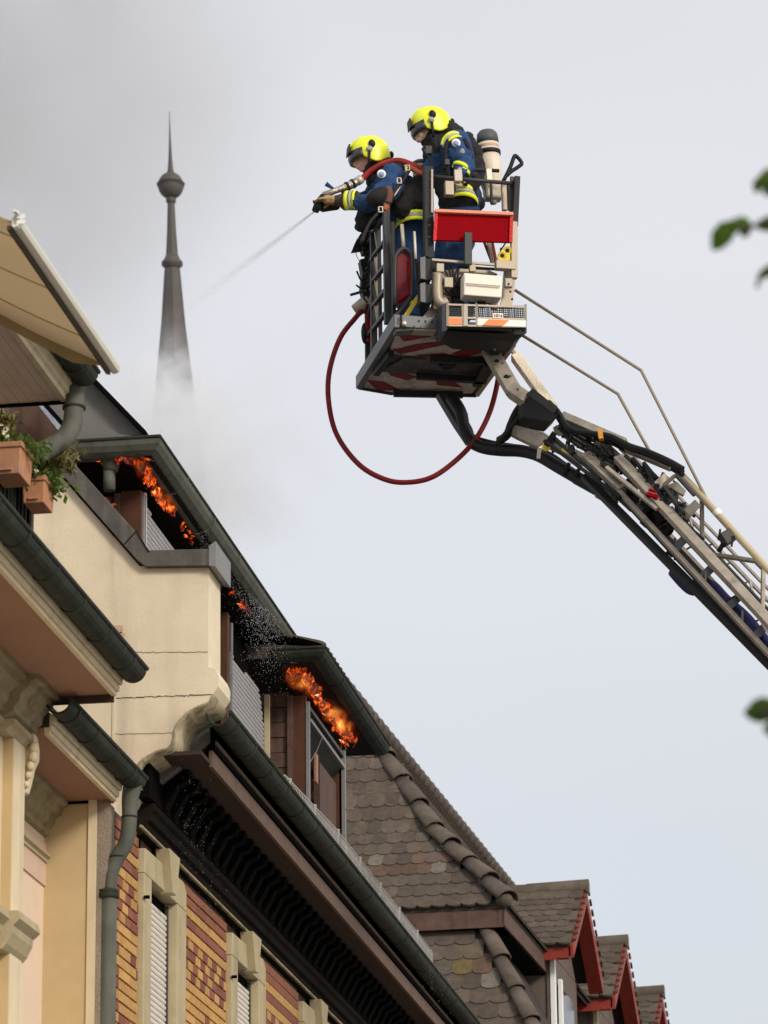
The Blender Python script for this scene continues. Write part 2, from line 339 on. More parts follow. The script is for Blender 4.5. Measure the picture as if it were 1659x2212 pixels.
# eave A
def eave(parent, X0, X1, z, y0, y1, far, boards, m_s, drop=.045):
    obj('soffit', MB().box(X0, X1, y0, y1, z, z+.03), m_s, parent)
    a = MB(); a.exty([(X1, z-.012), (X1+.028, z-.012), (X1+.028, z+.03), (X1, z+.03)], y0, y1+.01); obj('soffit_edge', a, boards, parent)
    a = MB(); a.exty([(X1+.028, z+.012), (X1+.042, z+.014), (X1+.046, z+.045), (X1+.028, z+.05)], y0, y1+.01)
    a.exty([(X1+.028, z+.052), (X1+.06, z+.054), (X1+.066, z+.10), (X1+.028, z+.115)], y0, y1+.01); obj('fascia_moulding', a, boards, parent)
    obj('end_board', MB().box(X0, X1+.01, y1, y1+.025, z-drop, z+.07), far, parent)
    a = MB(); a.exty([(X0, z+.03), (X1+.03, z+.031), (X1+.03, z+.12), (X0-.3, z+.35), (X0-.3, z+.03)], y0, y1-.01); obj('eave_body', a, ROOFB, parent)
eave(hl, -.14, .443, 7.186, 10, A_Y, SOFD, PALE, SOFP)
eave(hl, -.42, .035, 6.985, A_Y+.04, B_Y, MOSS, PALE, SOFP, .02)
obj('roof', MB().exty([(-.3, 7.23), (.47, 7.30), (.47, 7.33), (-.35, 7.6), (-9, 7.9), (-9, 7.22)], 8, A_Y-.02), SLATE, hl)
gutter('eaves_gutter', .564, 7.331, .080, 12, A_Y+.02, COPPER, 'dark green eaves gutter of the ochre house above the upper brown soffit', .62)
gutter('eaves_gutter', .150, 7.135, .078, A_Y-.10, B_Y+.12, COPPER, 'shorter dark gutter below and right of the upper one, ending in a downpipe', .5)
dp = thing('downpipe', 'dark bent downpipe with collar between ochre wall and brick facade', 'drainpipe', (.05, B_Y+.1, 0))
pts = [on(289, 1685, 1, B_Y+.08), on(281, 1725, 1, B_Y+.08), on(279, 1775, 1, B_Y+.07), on(272, 1820, 1, B_Y+.06), on(251, 1858, 1, B_Y+.06), on(240, 1885, 1, B_Y+.05), on(234, 1925, 1, B_Y+.05)]
def smooth_path(P, k=6):
    P = [np.array(p, float) for p in P]; Q = [2*P[0]-P[1]]+P+[2*P[-1]-P[-2]]; o = []
    for i in range(1, len(Q)-2):
        for j in range(k):
            t = j/k; o.append(.5*((2*Q[i])+(-Q[i-1]+Q[i+1])*t+(2*Q[i-1]-5*Q[i]+4*Q[i+1]-Q[i+2])*t*t+(-Q[i-1]+3*Q[i]-3*Q[i+1]+Q[i+2])*t**3))
    return o+[P[-1]]
sp = smooth_path(pts, 5)
obj('swan_neck', MB().tube(sp, [.062-.014*min(1, i/8) for i in range(len(sp))], 16), COPPER2, dp)
P = pts[-1]; obj('pipe', MB().tube([(P[0], P[1], 0), (P[0], P[1], P[2]-.03)], .056, 16), COPPER2, dp)
obj('collar', MB().lathe((P[0], P[1], P[2]-.05), [(.058, 0), (.068, .005), (.068, .03), (.060, .035), (.066, .04), (.066, .055), (.05, .06)], 16), COPPER, dp)
for q in (sp[9], sp[19]): obj('joint_ring', MB().lathe(q-np.array([0, 0, .006]), [(.050, 0), (.054, .003), (.054, .009), (.05, .012)], 16), COPPER, dp)

# ------- roof terrace top left: upper eave, gutter, awning, planters, railing
ut = thing('roof_terrace_storey', 'pinkish board soffit storey set back above the ochre house', 'attic storey', (-.4, 20, 7.5))
UY = 21.0
obj('wall', MB().box(-6, -.44, 12, UY-.12, 7.95, 9.14), PINKB, ut)
obj('dark_cladding', MB().prism([on(x, y, 1, UY+.35) for x, y in [(20, 866), (80, 872), (122, 925), (150, 965), (140, 1010), (60, 1000), (20, 960)]], (0, .12, 0)), BROWNW, ut)
for i in range(6):
    x0 = -.37+i*.064; obj('soffit_board', MB().box(x0, x0+.061, 12, UY, 9.15+.001*(i % 2), 9.17), SOFW, ut)
a = MB(); a.exty([(.015, 9.14), (.05, 9.14), (.055, 9.17), (.075, 9.18), (.08, 9.22), (.095, 9.23), (.095, 9.26), (.015, 9.26)], 12, UY+.005); obj('fascia_moulding', a, PALE, ut)
obj('end_board', MB().box(-.38, .05, UY, UY+.03, 9.135, 9.20), NEARBLK, ut)
obj('roof', MB().exty([(-.4, 9.175), (.09, 9.262), (.09, 9.29), (-.5, 9.45), (-6, 9.9), (-6, 9.175)], 12, UY-.01), SLATE, ut)
gutter('eaves_gutter', .17, 9.30, .085, 12, UY-.05, COPPER, 'dark gutter at top left under the awning, running into a curved pipe', .7)
dp2 = thing('downpipe', 'short thick curved grey pipe crossing in front of the grey gable', 'drainpipe', (.2, UY, 9))
P2 = [(148, 795), (158, 820), (160, 850), (160, 880), (155, 920), (135, 950), (105, 968), (75, 985)]
spp = smooth_path([on(x, y, 1, UY+.0-.25*max(0, (i-3)/4)) for i, (x, y) in enumerate(P2)], 5)
obj('elbow', MB().tube(spp, [.078]*3+[.066-.006*min(1, i/10) for i in range(len(spp)-3)], 16), COPPER2, dp2)
obj('collar', MB().lathe(on(160, 885, 1, UY)-np.array([0, 0, .0]), [(.06, 0), (.072, .004), (.072, .02), (.06, .024)], 16), COPPER, dp2)
aw = thing('awning', 'sandy cloth awning with pale front bar stretched out over the terrace', 'awning', (1.0, 17, 8.3))
AX = 1.0; fa = on(242, 780, 0, AX); na = on(30, 497, 0, AX); bk = on(0, 655, 1, fa[1])-fa; bk[1] = 0; bk /= np.linalg.norm(bk)
Zm = (fa[2]+na[2])/2; fa[2] = Zm; na[2] = Zm
a = MB()
for i in range(8):
    pass
def q(u, v): return na+(fa-na)*v+bk*(1.1*u)+np.array([0, 0, -.03*math.sin(math.pi*u)])
a.add([q(i/12, j/4) for i in range(13) for j in range(5)], [(i*5+j, i*5+j+1, (i+1)*5+j+1, (i+1)*5+j) for i in range(12) for j in range(4)], 0, True)
o = obj('cloth', a, AWN, aw); sm = o.modifiers.new('thick', 'SOLIDIFY'); sm.thickness = .006
for v in (.12, .46, .80):
    obj('cloth_seam', MB().tube([q(i/12, v)+np.array([0, 0, -.004]) for i in range(13)], .0035, 6), mat('awning_seam', (.50, .38, .22), .9), aw)
obj('side_hem', MB().prism([fa+bk*.02+np.array([0, 0, .0]), fa+bk*1.1, fa+bk*1.1+np.array([0, 0, -.075]), fa+bk*.25+np.array([0, 0, -.085])], (0, .012, 0)), mat('awning_hem', (.42, .33, .19), .9), aw)
obj('front_bar', MB().exty([(AX-.01, Zm-.02), (AX+.005, Zm-.026), (AX+.03, Zm-.018), (AX+.037, Zm+.01), (AX+.03, Zm+.032), (AX+.01, Zm+.036), (AX-.005, Zm+.02)], na[1]-.02, fa[1]+.04), ALUW, aw, bevel=.004)
obj('slot_shade_strip', MB().exty([(AX-.035, Zm-.03), (AX-.012, Zm-.034), (AX-.012, Zm-.012), (AX-.035, Zm-.008)], na[1], fa[1]+.02), mat('bar_slot_shadow', (.11, .09, .075), .8), aw)  # solid strip coloured as the shadow in the slot
P = na; ec = MB()
for i in range(7):
    w = R_(-100+200*i/6); w2 = R_(-100+200*(i+1)/6)
    if i < 6: ec.beam((P[0]+.012+.032*math.cos(w), P[1]-.03, Zm+.005+.04*math.sin(w)), (P[0]+.012+.032*math.cos(w2), P[1]-.03, Zm+.005+.04*math.sin(w2)), .04, .010)
obj('end_cap', ec, WHT, aw)
rl = thing('terrace_railing', 'dark slatted terrace railing behind the terracotta planters', 'railing', (-.25, 20, 8.2))
for i in range(26):
    y = 21.28-i*.085; b = MB().box(-.275, -.245, y, y+.022, 7.9, 8.78); obj('baluster', b, COPPER, rl)
obj('handrail', MB().box(-.29, -.235, 19, 21.32, 8.78, 8.81), COPPER, rl)
obj('back_panel', MB().box(-.36, -.34, 19, 21.3, 7.6, 8.75), BROWNW, rl)
obj('corner_post', MB().box(-.29, -.23, 21.28, 21.34, 7.7, 8.8), mat('grey_post', (.10, .085, .075), .8), rl)
def planter(x0, x1, yt, yb, Y, ly, label):
    p0 = on(x0, yt, 1, Y); p1 = on(x1, yt, 1, Y); h = p0[2]-on(x0, yb, 1, Y)[2]; zt = p0[2]
    t = thing('planter', label, 'planter', ((p0[0]+p1[0])/2, Y, zt-h), 'terracotta planters on the terrace railing')
    a = MB(); c = np.array([(p0[0]+p1[0])/2, Y+ly/2, zt-h/2])
    a.obox(c, ((1, 0, 0), (0, 1, 0), (0, 0, 1)), ((p1[0]-p0[0])/2*.84, ly/2*.9, h/2), taper=1.12); obj('trough', a, TERRA, t, bevel=.006)
    a = MB(); hw = (p1[0]-p0[0])/2; a.box(c[0]-hw*1.04, c[0]+hw*1.04, Y-.01, Y+ly+.01, zt-.03, zt+.004); obj('rim', a, TERRA, t, bevel=.005)
    a = MB(); a.box(c[0]-hw*.4, c[0]+hw*.4, Y-.004, Y+.01, zt-h+.02, zt-h+.035); obj('moulded_line', a, TERRA, t)
    return c, hw, zt, t
rnd = random.Random(3)
def tuft(name, c, hw, ly, zt, n, spread, h, m, label, lean=(0, 0, 0)):
    a = MB()
    for i in range(n):
        b = np.array([c[0]+rnd.uniform(-hw, hw), c[1]+rnd.uniform(-ly/2, ly/2), zt-.02])
        d = np.array([rnd.gauss(0, 1)*spread+lean[0], rnd.gauss(0, 1)*spread+lean[1], rnd.uniform(.3, 1)*h+lean[2]])
        e1 = b+d*.6; e2 = b+d+np.array([rnd.gauss(0, .02), rnd.gauss(0, .02), -abs(rnd.gauss(0, .05))])
        w = rnd.uniform(.003, .007); s = np.array([rnd.gauss(0, 1), rnd.gauss(0, 1), rnd.gauss(0, .5)]); s /= np.linalg.norm(s)
        a.add([b-s*w*.4, b+s*w*.4, e1+s*w, e1-s*w, e2], [(0, 1, 2, 3), (3, 2, 4)], 0)
        for k in range(3):
            q = b+(e2-b)*rnd.uniform(.4, 1); s2 = np.array([rnd.gauss(0, 1), rnd.gauss(0, 1), rnd.gauss(0, 1)])*.012; s3 = np.array([rnd.gauss(0, 1), rnd.gauss(0, 1), rnd.gauss(0, 1)])*.01
            a.add([q, q+s2+s3, q+s2*1.8, q+s2-s3], [(0, 1, 2, 3)], 0)
    o = obj(name, a, m, loc=(c[0], c[1], zt)); tag(o, label, 'plant'); return o
c, hw, zt, _ = planter(-22, 47, 958, 1024, 20.35, .3, 'larger terracotta planter cut off by the left edge')
tuft('trailing_plant', c, hw, .3, zt, 170, .06, .17, PLANT, 'leafy green plant growing from the larger left-edge planter', (.04, .06, -.02))
c2, hw2, zt2, _ = planter(46, 98, 1030, 1086, 20.9, .26, 'smaller terracotta planter hanging right of the larger one')
tuft('trailing_plant', c2, hw2, .24, zt2, 170, .045, .13, PLANT, 'bushy green plant growing from the smaller planter', (.03, .03, -.02))
tuft('dry_plant', c+np.array([.12, .5, .1]), .1, .3, zt+.08, 150, .05, .16, PLANT2, 'straggly olive plant in front of dark cladding below the pinkish soffit')
tuft('dry_plant', on(5, 905, 1, 20.4), .06, .1, on(5, 905, 1, 20.4)[2], 50, .035, .09, PLANT2, 'yellow green sprig at the left edge above the planters')

# ================================================================== fire wall
FY = 23.08
fwt = thing('fire_wall', 'cream party wall between the houses with scrolled corbel and zinc coping', 'wall', (-1, FY, 7))
body = [(130, 1027), (301, 1223), (450, 1222), (450, 1440), (466, 1446), (472, 1462), (471, 1482), (460, 1500), (453, 1516), (426, 1526), (404, 1538), (392, 1550), (383, 1562), (377, 1577), (376, 1592), (373, 1604), (362, 1616), (337, 1622), (307, 1639), (297, 1652), (292, 1668), (296, 1700), (280, 1730)]
bp_ = sl(body, FY)
zz0 = bp_[-1][1]
outl = [(-6, 12.8)]+bp_+[(-.02, zz0-.02), (-.02, 4), (-6, 4)]
i0 = sl([(-60, 812)], FY)[0]
outl[0] = (-6, bp_[0][1]+(bp_[0][0]+6)*1.28)
fw_ = MB(); fw_.exty(outl, FY, FY+.4)
obj('wall_body', fw_, CREAM, fwt)
for (x, y, r_) in ((255, 1360, .05), (262, 1371, .03)): 
    P = on(x, y, 1, FY-.0015); obj('chipped_patch', MB().prism([P+np.array([r_*math.cos(k)*rnd.uniform(.6, 1.1), 0, r_*.7*math.sin(k)*rnd.uniform(.6, 1.1)]) for k in (0, .9, 1.8, 2.6, 3.5, 4.4, 5.3)], (0, -.002, 0)), mat('bare_render', (.56, .36, .24), .9), fwt)
cb = MB(); F_ = sl(body[7:22], FY)                       # weathered stone face that follows the corbel's curve
F2 = []
for i, (x, z) in enumerate(F_):
    a_ = F_[max(0, i-1)]; b_ = F_[min(len(F_)-1, i+1)]; tx, tz = b_[0]-a_[0], b_[1]-a_[1]; ln = math.hypot(tx, tz); F2.append((x-tz/ln*.012, z+tx/ln*.012))
vs = [(x, FY-.012, z) for x, z in F2]+[(x, FY+.42, z) for x, z in F2]+[(x, FY-.012, z) for x, z in F_]+[(x, FY+.42, z) for x, z in F_]
n_ = len(F_)
cb.add(vs, [(i, i+1, n_+i+1, n_+i) for i in range(n_-1)]+[(2*n_+i, 2*n_+i+1, i+1, i) for i in range(n_-1)], 0, True)
obj('corbel_face', cb, WSTONE, fwt)
for y_, x0, x1 in ((1409, 252, 450), (1505, 246, 462), (1584, 246, 374)):   # render joints: thin recessed-looking cracks as raised dark beads
    pass
for (xa, ya, xb, yb) in [(250, 1508, 462, 1500), (248, 1586, 372, 1583), (248, 1409, 449, 1408)]:
    p = on(xa, ya, 1, FY-.002); q = on(xb, yb, 1, FY-.002); a = MB(); k = 24
    for i in range(k):
        u0, u1 = i/k, (i+1)/k; w = (.0045 if ya > 1450 and ya < 1550 else .0012)*(.4+rnd.random())
        A = p+(q-p)*u0+np.array([0, 0, rnd.gauss(0, .003)]); B = p+(q-p)*u1+np.array([0, 0, rnd.gauss(0, .003)]); a.beam(A, B, .004, w)
    obj('render_crack', a, MORT, fwt)
obj('render_edge', MB().box(on(246, 1560, 1, FY)[0]-.01, on(246, 1560, 1, FY)[0]+.01, FY-.006, FY, 5, on(246, 1508, 1, FY)[2]), CREAM, fwt)
lo = sl([(-80, 784), (135, 1027), (300, 1215), (318, 1228), (458, 1226), (458, 1190), (326, 1193), (290, 1146), (135, 974), (-80, 731)], FY)
cp = MB(); cp.exty(lo, FY-.05, FY+.45); obj('coping', cp, ZINC, fwt, bevel=.004)
ce = MB(); q0 = on(458, 1190, 1, FY); 
zc0 = on(458, 1226, 1, FY)[2]; zc1 = on(458, 1184, 1, FY)[2]; xr = q0[0]
ce.prism([(xr-.01, FY-.055, zc0), (xr+.035, FY-.055, zc0-.01), (xr+.035, FY-.055, zc1+.03), (xr-.01, FY-.055, zc1)], (0, .51, 0)); obj('coping_end', ce, ZINCL, fwt)
obj('coping_joint', MB().beam(on(296, 1150, 1, FY-.055), on(322, 1192, 1, FY-.055), .006, .006), NEARBLK, fwt)
cj = on(272, 1190, 1, FY-.052); obj('coping_joint', MB().beam(on(296, 1146, 1, FY-.052), on(268, 1176, 1, FY-.052), .006, .006), NEARBLK, fwt)

# ================================================================== brick house
bh = thing('brick_house', 'patterned yellow and red brick house with burning attic dormers', 'house', (-4, 30, 0))
BY0, BY1 = B_Y+.02, 37.9
obj('wall', MB().box(-9, -.16, BY0, BY1, 0, 6.97), MORT, bh)
obj('corner_stone', MB().box(-.06, .012, B_Y+.005, yx(247, .012), 0, 6.97), mat('grey_quoin', (.27, .22, .17), .9, var=.12, streak=(.4, 10)), bh)
WIN = []
for k in range(4):
    dY = k*2.925
    y0 = yx(313, .05)+dY; y1 = yx(404, .05)+dY; WIN.append((y0, y1))
zh = on(313, 1830, 0, .05)[2]; zlint = on(330, 1902, 0, .05)[2]; zk = on(392, 1840, 0, .05)[2]
zkt = 6.965
for (y0, y1) in WIN:
    w = y1-y0; yo0 = y0+yx(329, .05)-yx(313, .05); yo1 = y1-(yx(404, .05)-yx(385, .05))
    wt = obj('window', MB().box(-.155, -.14, yo0-.02, yo1+.02, 3.2, zlint+.03), GLASS, bh)
    a = MB(); a.box(-.15, .05, y0, yo0, 3, zlint); obj('jamb', a, STONE, wt, bevel=.006)
    a = MB(); a.box(-.15, .05, yo1, y1, 3, zlint); obj('jamb', a, STONE, wt, bevel=.006)
    a = MB(); ym = (y0+y1)/2; zs = zh
    a.prism([(.05, y0, zlint+.002), (.05, y1, zlint+.002), (.05, y1, zs-.03), (.05, y1-w*.08, zs+.02), (.05, y0+w*.02, zs)], (-.2, 0, 0)); obj('lintel', a, STONE, wt, bevel=.006)
    a = MB(); kw = w*.085
    a.prism([(.11, ym-kw*.45, zlint-.012), (.11, ym+kw*.45, zlint-.012), (.11, ym+kw*1.5, zkt), (.11, ym-kw*1.5, zkt)], (-.10, 0, 0)); obj('keystone', a, STONE, wt, bevel=.006)
    a = MB(); a.box(-.06, -.03, yo0+.005, yo1-.005, 3.2, zlint-.09); 
    z = 3.2
    while z < zlint-.10:
        a.exty([(-.031, z), (-.022, z+.006), (-.018, z+.018), (-.022, z+.030), (-.031, z+.034)], yo0+.01, yo1-.01); z += .038
    sh = obj('roller_shutter', a, WHITE, wt); sh['kind'] = 'stuff'
    obj('shutter_rail', MB().box(-.03, -.012, yo1-.03, yo1-.002, 3.2, zlint-.02), mat('dark_rail', (.05, .045, .04), .6), wt)
    obj('shutter_slot', MB().box(-.139, -.04, yo0, yo1, zlint-.088, zlint-.005), NEARBLK, wt)
    P = (.07, y0-.01, zlint-.09); obj('shutter_catch', MB().box(.05, .085, y0-.012, y0+.008, zlint-.17, zlint-.15), NEARBLK, wt)
# bricks
CH, BL = .0720, .33
NB = 0; ztop = 6.93
far_b = MB()
def brick_col(row, k, hd):
    """colours as the photograph sets them: red top course band, yellow, red, yellow, a chequer of headers, then yellow with red V lines"""
    if row < 2: return 'o'
    if row == 2: return 'y'
    if row == 3: return 'r'
    if row == 4: return 'y'
    if row < 9: return 'h'
    if row == 9: return 'y'
    return 'v'
me_cache = {}
def brick_me(ln, m):
    key = (round(ln, 3), m.name)
    if key not in me_cache:
        a = MB(); h = CH-.007; l_ = ln-.007; d = .012
        a.add([(0, 0, 0), (0, l_, 0), (0, l_, h), (0, 0, h), (d, .004, .004), (d, l_-.004, .004), (d, l_-.004, h-.004), (d, .004, h-.004)],
              [(0, 1, 2, 3), (4, 5, 6, 7), (0, 1, 5, 4), (1, 2, 6, 5), (2, 3, 7, 6), (3, 0, 4, 7)])
        me = a.mesh('brick'); me.materials.append(m); me_cache[key] = me
    return me_cache[key]
panels = []
prev = yx(247, .012)+.01
for (y0, y1) in WIN: panels.append((prev, y0-.004)); prev = y1+.004
panels.append((prev, BY1-.1))
for i, (pa, pb) in enumerate(panels): obj('wall_panel', MB().box(-.16, -.004, pa-.004, pb+.004, 0, 6.97), MORT, bh)
for (y0, y1) in WIN: obj('wall_panel', MB().box(-.16, -.02, y0, y1, zh-.05, 6.97), MORT, bh)
cnt = 0
rows_far = []
for pi_, (pa, pb) in enumerate(panels):
    for row in range(46):
        z = ztop-(row+1)*CH
        if z < 3.6: break
        kind = brick_col(row, 0, 0)
        y = pa; stag = (row % 2)
        first = True; k = 0
        while y < pb-.02:
            if kind == 'h':
                ln = .165 if not (first and stag) else .0825
                c = BRR if (k+(row//1)) % 2 == 0 or rnd.random() < .12 else BRY
            else:
                ln = BL if not (first and stag) else BL/2
                c = {'o': BRO, 'r': BRR, 'y': BRY}.get(kind, BRY)
                if kind == 'v':
                    yc = y+ln/2-pa; wid = pb-pa; per = .95 if wid > 1.5 else wid
                    u = (yc % per)/per; t_ = abs(u-.5)*2; rr_ = (row-10) % 13
                    tgt = 1-rr_/9.0 if rr_ < 9 else (rr_-9)/4*.6
                    if abs(t_-max(0, tgt)) < .21: c = BRR; 
                    if c is BRR and ln == BL: ln = .165
            if kind == 'v' and ln == .125 and not (first and stag):
                pass
            ln = min(ln, pb-y)
            if pi_ <= 2 and cnt < 300:
                cnt += 1
                M = Matrix.Translation((rnd.uniform(-.001, .002), y+.0035, z+.0035))
                inst('brick', brick_me(ln, c), bh, M)
            else:
                mi = {BRR: 0, BRY: 1, BRO: 2}[c]; far_b.box(-.002, .012, y+.0035, y+ln-.0035, z+.0035, z+CH-.0035, mi)
            y += ln; first = False; k += 1
fb = obj('far_bricks', far_b, [BRR, BRY, BRO], bh); fb['kind'] = 'stuff'
# cornice, brackets, soffit and fascia under the main eave
EY0, EY1 = FY+.41, 38.0
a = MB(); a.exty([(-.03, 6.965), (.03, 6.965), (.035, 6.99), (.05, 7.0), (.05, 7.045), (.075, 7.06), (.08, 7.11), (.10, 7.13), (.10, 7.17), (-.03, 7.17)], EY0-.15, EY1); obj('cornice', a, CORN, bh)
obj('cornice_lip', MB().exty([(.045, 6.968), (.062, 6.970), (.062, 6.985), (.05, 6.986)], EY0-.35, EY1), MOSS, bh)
obj('back_board', MB().box(-.02, .10, EY0-.3, EY1, 7.18, 7.47), NEARBLK, bh)
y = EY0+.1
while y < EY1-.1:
    a = MB(); a.exty([(.08, 7.17), (.12, 7.19), (.16, 7.26), (.20, 7.34), (.27, 7.37), (.28, 7.40), (.28, 7.44), (.08, 7.44)], y, y+.11); obj('eave_bracket', a, NEARBLK, bh, bevel=.004)
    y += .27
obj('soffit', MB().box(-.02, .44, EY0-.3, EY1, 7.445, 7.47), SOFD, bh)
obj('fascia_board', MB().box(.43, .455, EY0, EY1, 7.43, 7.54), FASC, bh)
obj('gutter_board', MB().box(.44, .47, EY0, EY1, 7.545, 7.70), NEARBLK, bh)
obj('fascia_strip', MB().box(.472, .485, EY0, EY1, 7.575, 7.600), FASC, bh)
gutter('eaves_gutter', .555, 7.705, .083, EY0-.32, EY1, COPPER, 'long dark gutter along the brick house below the burning dormers', .62)
# snow guard fence
sg = thing('snow_guard', 'light metal grid snow guard standing on the roof edge behind the long gutter', 'snow guard', (.45, 26, 7.72))
ya, yb = 25.2, yx(931, .62)
def zg(y): return 7.80
zt_ = lambda y: 7.765+.085*min(1, (y-ya)/2.2)
obj('top_wire', MB().tube([(.62, ya, zt_(ya)), (.62, ya+2.2, 7.85), (.62, yb, 7.85)], .006, 6), GUARD, sg)
obj('bottom_wire', MB().tube([(.62, ya, 7.735), (.62, yb, 7.735)], .006, 6), GUARD, sg)
obj('middle_wire', MB().tube([(.62, ya+1.2, 7.79), (.62, yb, 7.79)], .003, 5), GUARD, sg)
y = ya; k = 0; bars = MB()
while y < yb:
    bars.box(.617, .623, y, y+.006, 7.735, zt_(y)); y += .06; k += 1
bars = obj('vertical_wires', bars, GUARD, sg); bars['kind'] = 'stuff'
y = ya+.2
while y < yb: 
    obj('bracket', MB().beam((.60, y, 7.68), (.62, y, zt_(y)+.015), .035, .012, up=(0, 1, 0)), GUARD, sg); y += 1.02
obj('roof_flat', MB().exty([(.47, 7.62), (.47, 7.71), (-.1, 7.78), (-5, 7.9), (-9, 7.9), (-9, 7.0), (-.1, 7.2)], FY+.42, 38.0), SLATE, bh)

# ---------------- burning attic dormers
WX = -.10
gy0, gy1 = 23.42, yx(680, .1)
dg = thing('attic_dormer', 'long attic dormer burning under its eave behind the cream wall', 'dormer', (-.5, 25, 8), 'burning attic dormers')
cxp = sl([(305, 1000), (262, 1000), (250, 1000), (210, 1000)], 23.98)
xc = cxp[0][0]
obj('corner_panel', MB().box(cxp[1][0], xc, 23.98, 24.03, 7.7, 9.52), BROWNR, dg)
obj('side_post', MB().box(cxp[2][0], cxp[1][0]-.002, 23.95, 24.05, 7.7, 9.5), BROWNW, dg)
for i in range(14): obj('side_board', MB().box(-1.6, cxp[2][0]-.002, 24.0-.008*(i % 2), 24.04, 7.75+i*.125, 7.868+i*.125), BROWNW, dg)
obj('post', MB().box(xc-.05, xc+.012, 24.03, 24.10, 7.7, 9.52), ZINCL, dg)
WX = xc
sh_ = MB(); s1 = yx(392, WX); z0_, z1_ = 8.0, on(306, 1066, 0, WX)[2]
def wshutter(ya, yb, zt_fn, zb, parent, X):
    a = MB(); z = zb
    while z < 9.5:
        n = 26; 
        for i in range(n):
            u0, u1 = ya+(yb-ya)*i/n, ya+(yb-ya)*(i+1)/n
            if z+.04 < min(zt_fn(u0), zt_fn(u1)): a.exty([(X-.012, z), (X, z+.004), (X+.006, z+.018), (X, z+.032), (X-.012, z+.034)], u0, u1)
        z += .038
    o = obj('roller_shutter', a, GREYSH, parent); o['kind'] = 'stuff'; return o
wshutter(24.10, s1, lambda y: z1_-.02*(y-24.1), 7.9, dg, WX-.02)
obj('shutter_rail', MB().box(WX-.03, WX+.012, 24.08, 24.115, 7.7, z1_+.03), WHT, dg)
obj('window_recess', MB().box(-1.2, WX-.06, 24.12, 28.2, 7.75, 9.5), NEARBLK, dg)
for yy in (s1, 25.9, yx(490, WX)):
    obj('mullion', MB().box(WX-.05, WX, yy, yy+.09, 7.7, 9.5), BROWNR, dg)
obj('rail_strip', MB().box(WX, WX+.014, yx(497, WX), yx(497, WX)+.03, 7.7, 9.45), ZINCL, dg)
y2a, y2b = yx(499, WX)+.02, yx(572, WX)
zq = [on(x, yy, 0, WX)[1:] for x, yy in ((499, 1395), (510, 1420), (530, 1445), (550, 1462), (560, 1480), (567, 1510), (573, 1560))]
zs2 = lambda y: float(np.interp(y, [q[0] for q in zq], [q[1] for q in zq]))
wshutter(y2a, y2b, lambda y: zs2(y), 7.76, dg, WX-.01)
for i in range(9): obj('wall_board', MB().box(WX-.07, WX-.045, y2a+.3, y2b+.02, 8.05+i*.12, 8.162+i*.12), BROWNW, dg)
obj('rail_strip', MB().box(WX-.01, WX+.03, y2b+.03, y2b+.075, 7.72, 9.25), STONE, dg)
GZ = on(345, 942, 0, .1)[2]; GB = -.66
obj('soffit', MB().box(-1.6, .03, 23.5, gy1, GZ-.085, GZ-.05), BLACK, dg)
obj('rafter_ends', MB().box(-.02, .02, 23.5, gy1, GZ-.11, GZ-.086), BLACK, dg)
for i in range(0):
    y = 23.6+i*.42; obj('rafter', MB().beam((-.5, y, GZ-.17), (.02, y, GZ-.17), .05, .08), BLACK, dg)
def gutter_corner(X, z, r, xb, y0, y1, m, label):
    t = thing('eaves_gutter', label, 'gutter', (X, y0, z))
    cx = X-r
    hp = half(0, 0, r, n=8, t=.01); a = MB()
    P0 = [(xb, y0+r+p[0]*-1*-1, z+p[1]) for p in hp]      # run across: offsets along y
    def ring(fn): return [fn(p) for p in hp]
    r1 = ring(lambda p: (xb, y0+r-p[0], z+p[1])); r2 = ring(lambda p: (cx+p[0], y0+r-p[0], z+p[1])); r3 = ring(lambda p: (cx+p[0], y1, z+p[1]))
    n = len(hp)
    for A_, B_ in ((r1, r2), (r2, r3)):
        a.add(A_+B_, [(i, (i+1) % n, n+(i+1) % n, n+i) for i in range(n)], 0, False)
    a.add(r1, [tuple(range(n))]); a.add(r3, [tuple(range(n))]); obj('trough', a, m, t)
    obj('rolled_edge', MB().tube([(xb, y0, z+.004), (X, y0, z+.004), (X, y1, z+.004)], .012, 8, smooth=False), COPPER, t)
    y = y0+.9
    while y < y1:
        s = MB(); s.exty([(cx+p[0]*1.05, z+p[1]*1.05) for p in hp], y, y+.03); obj('seam_strap', s, m, t); y += .95
    return t
gg = gutter_corner(.1, GZ, .11, GB, 23.42, gy1, COPPER2, 'grey green gutter along the edge of the upper burning dormer roof')
dpx = on(236, 985, 1, 23.55)
hp_ = obj('hopper', MB().lathe((dpx[0], 23.6, on(236, 1018, 1, 23.6)[2]), [(.05, 0), (.055, .03), (.085, .11), (.085, .13)], 14), COPPER2, gg)
obj('outlet_pipe', MB().tube([on(236, 1060, 1, 23.6), on(236, 1015, 1, 23.6)], .042, 14), COPPER2, gg)
obj('roof', MB().exty([(.06, GZ+.01), (-.2, GZ+.06), (-1.2, GZ+.75), (-1.4, GZ+.75), (-5, GZ+.3), (-5, GZ-.08), (.0, GZ-.08)], 23.5, gy1-.02), SLATE, dg)
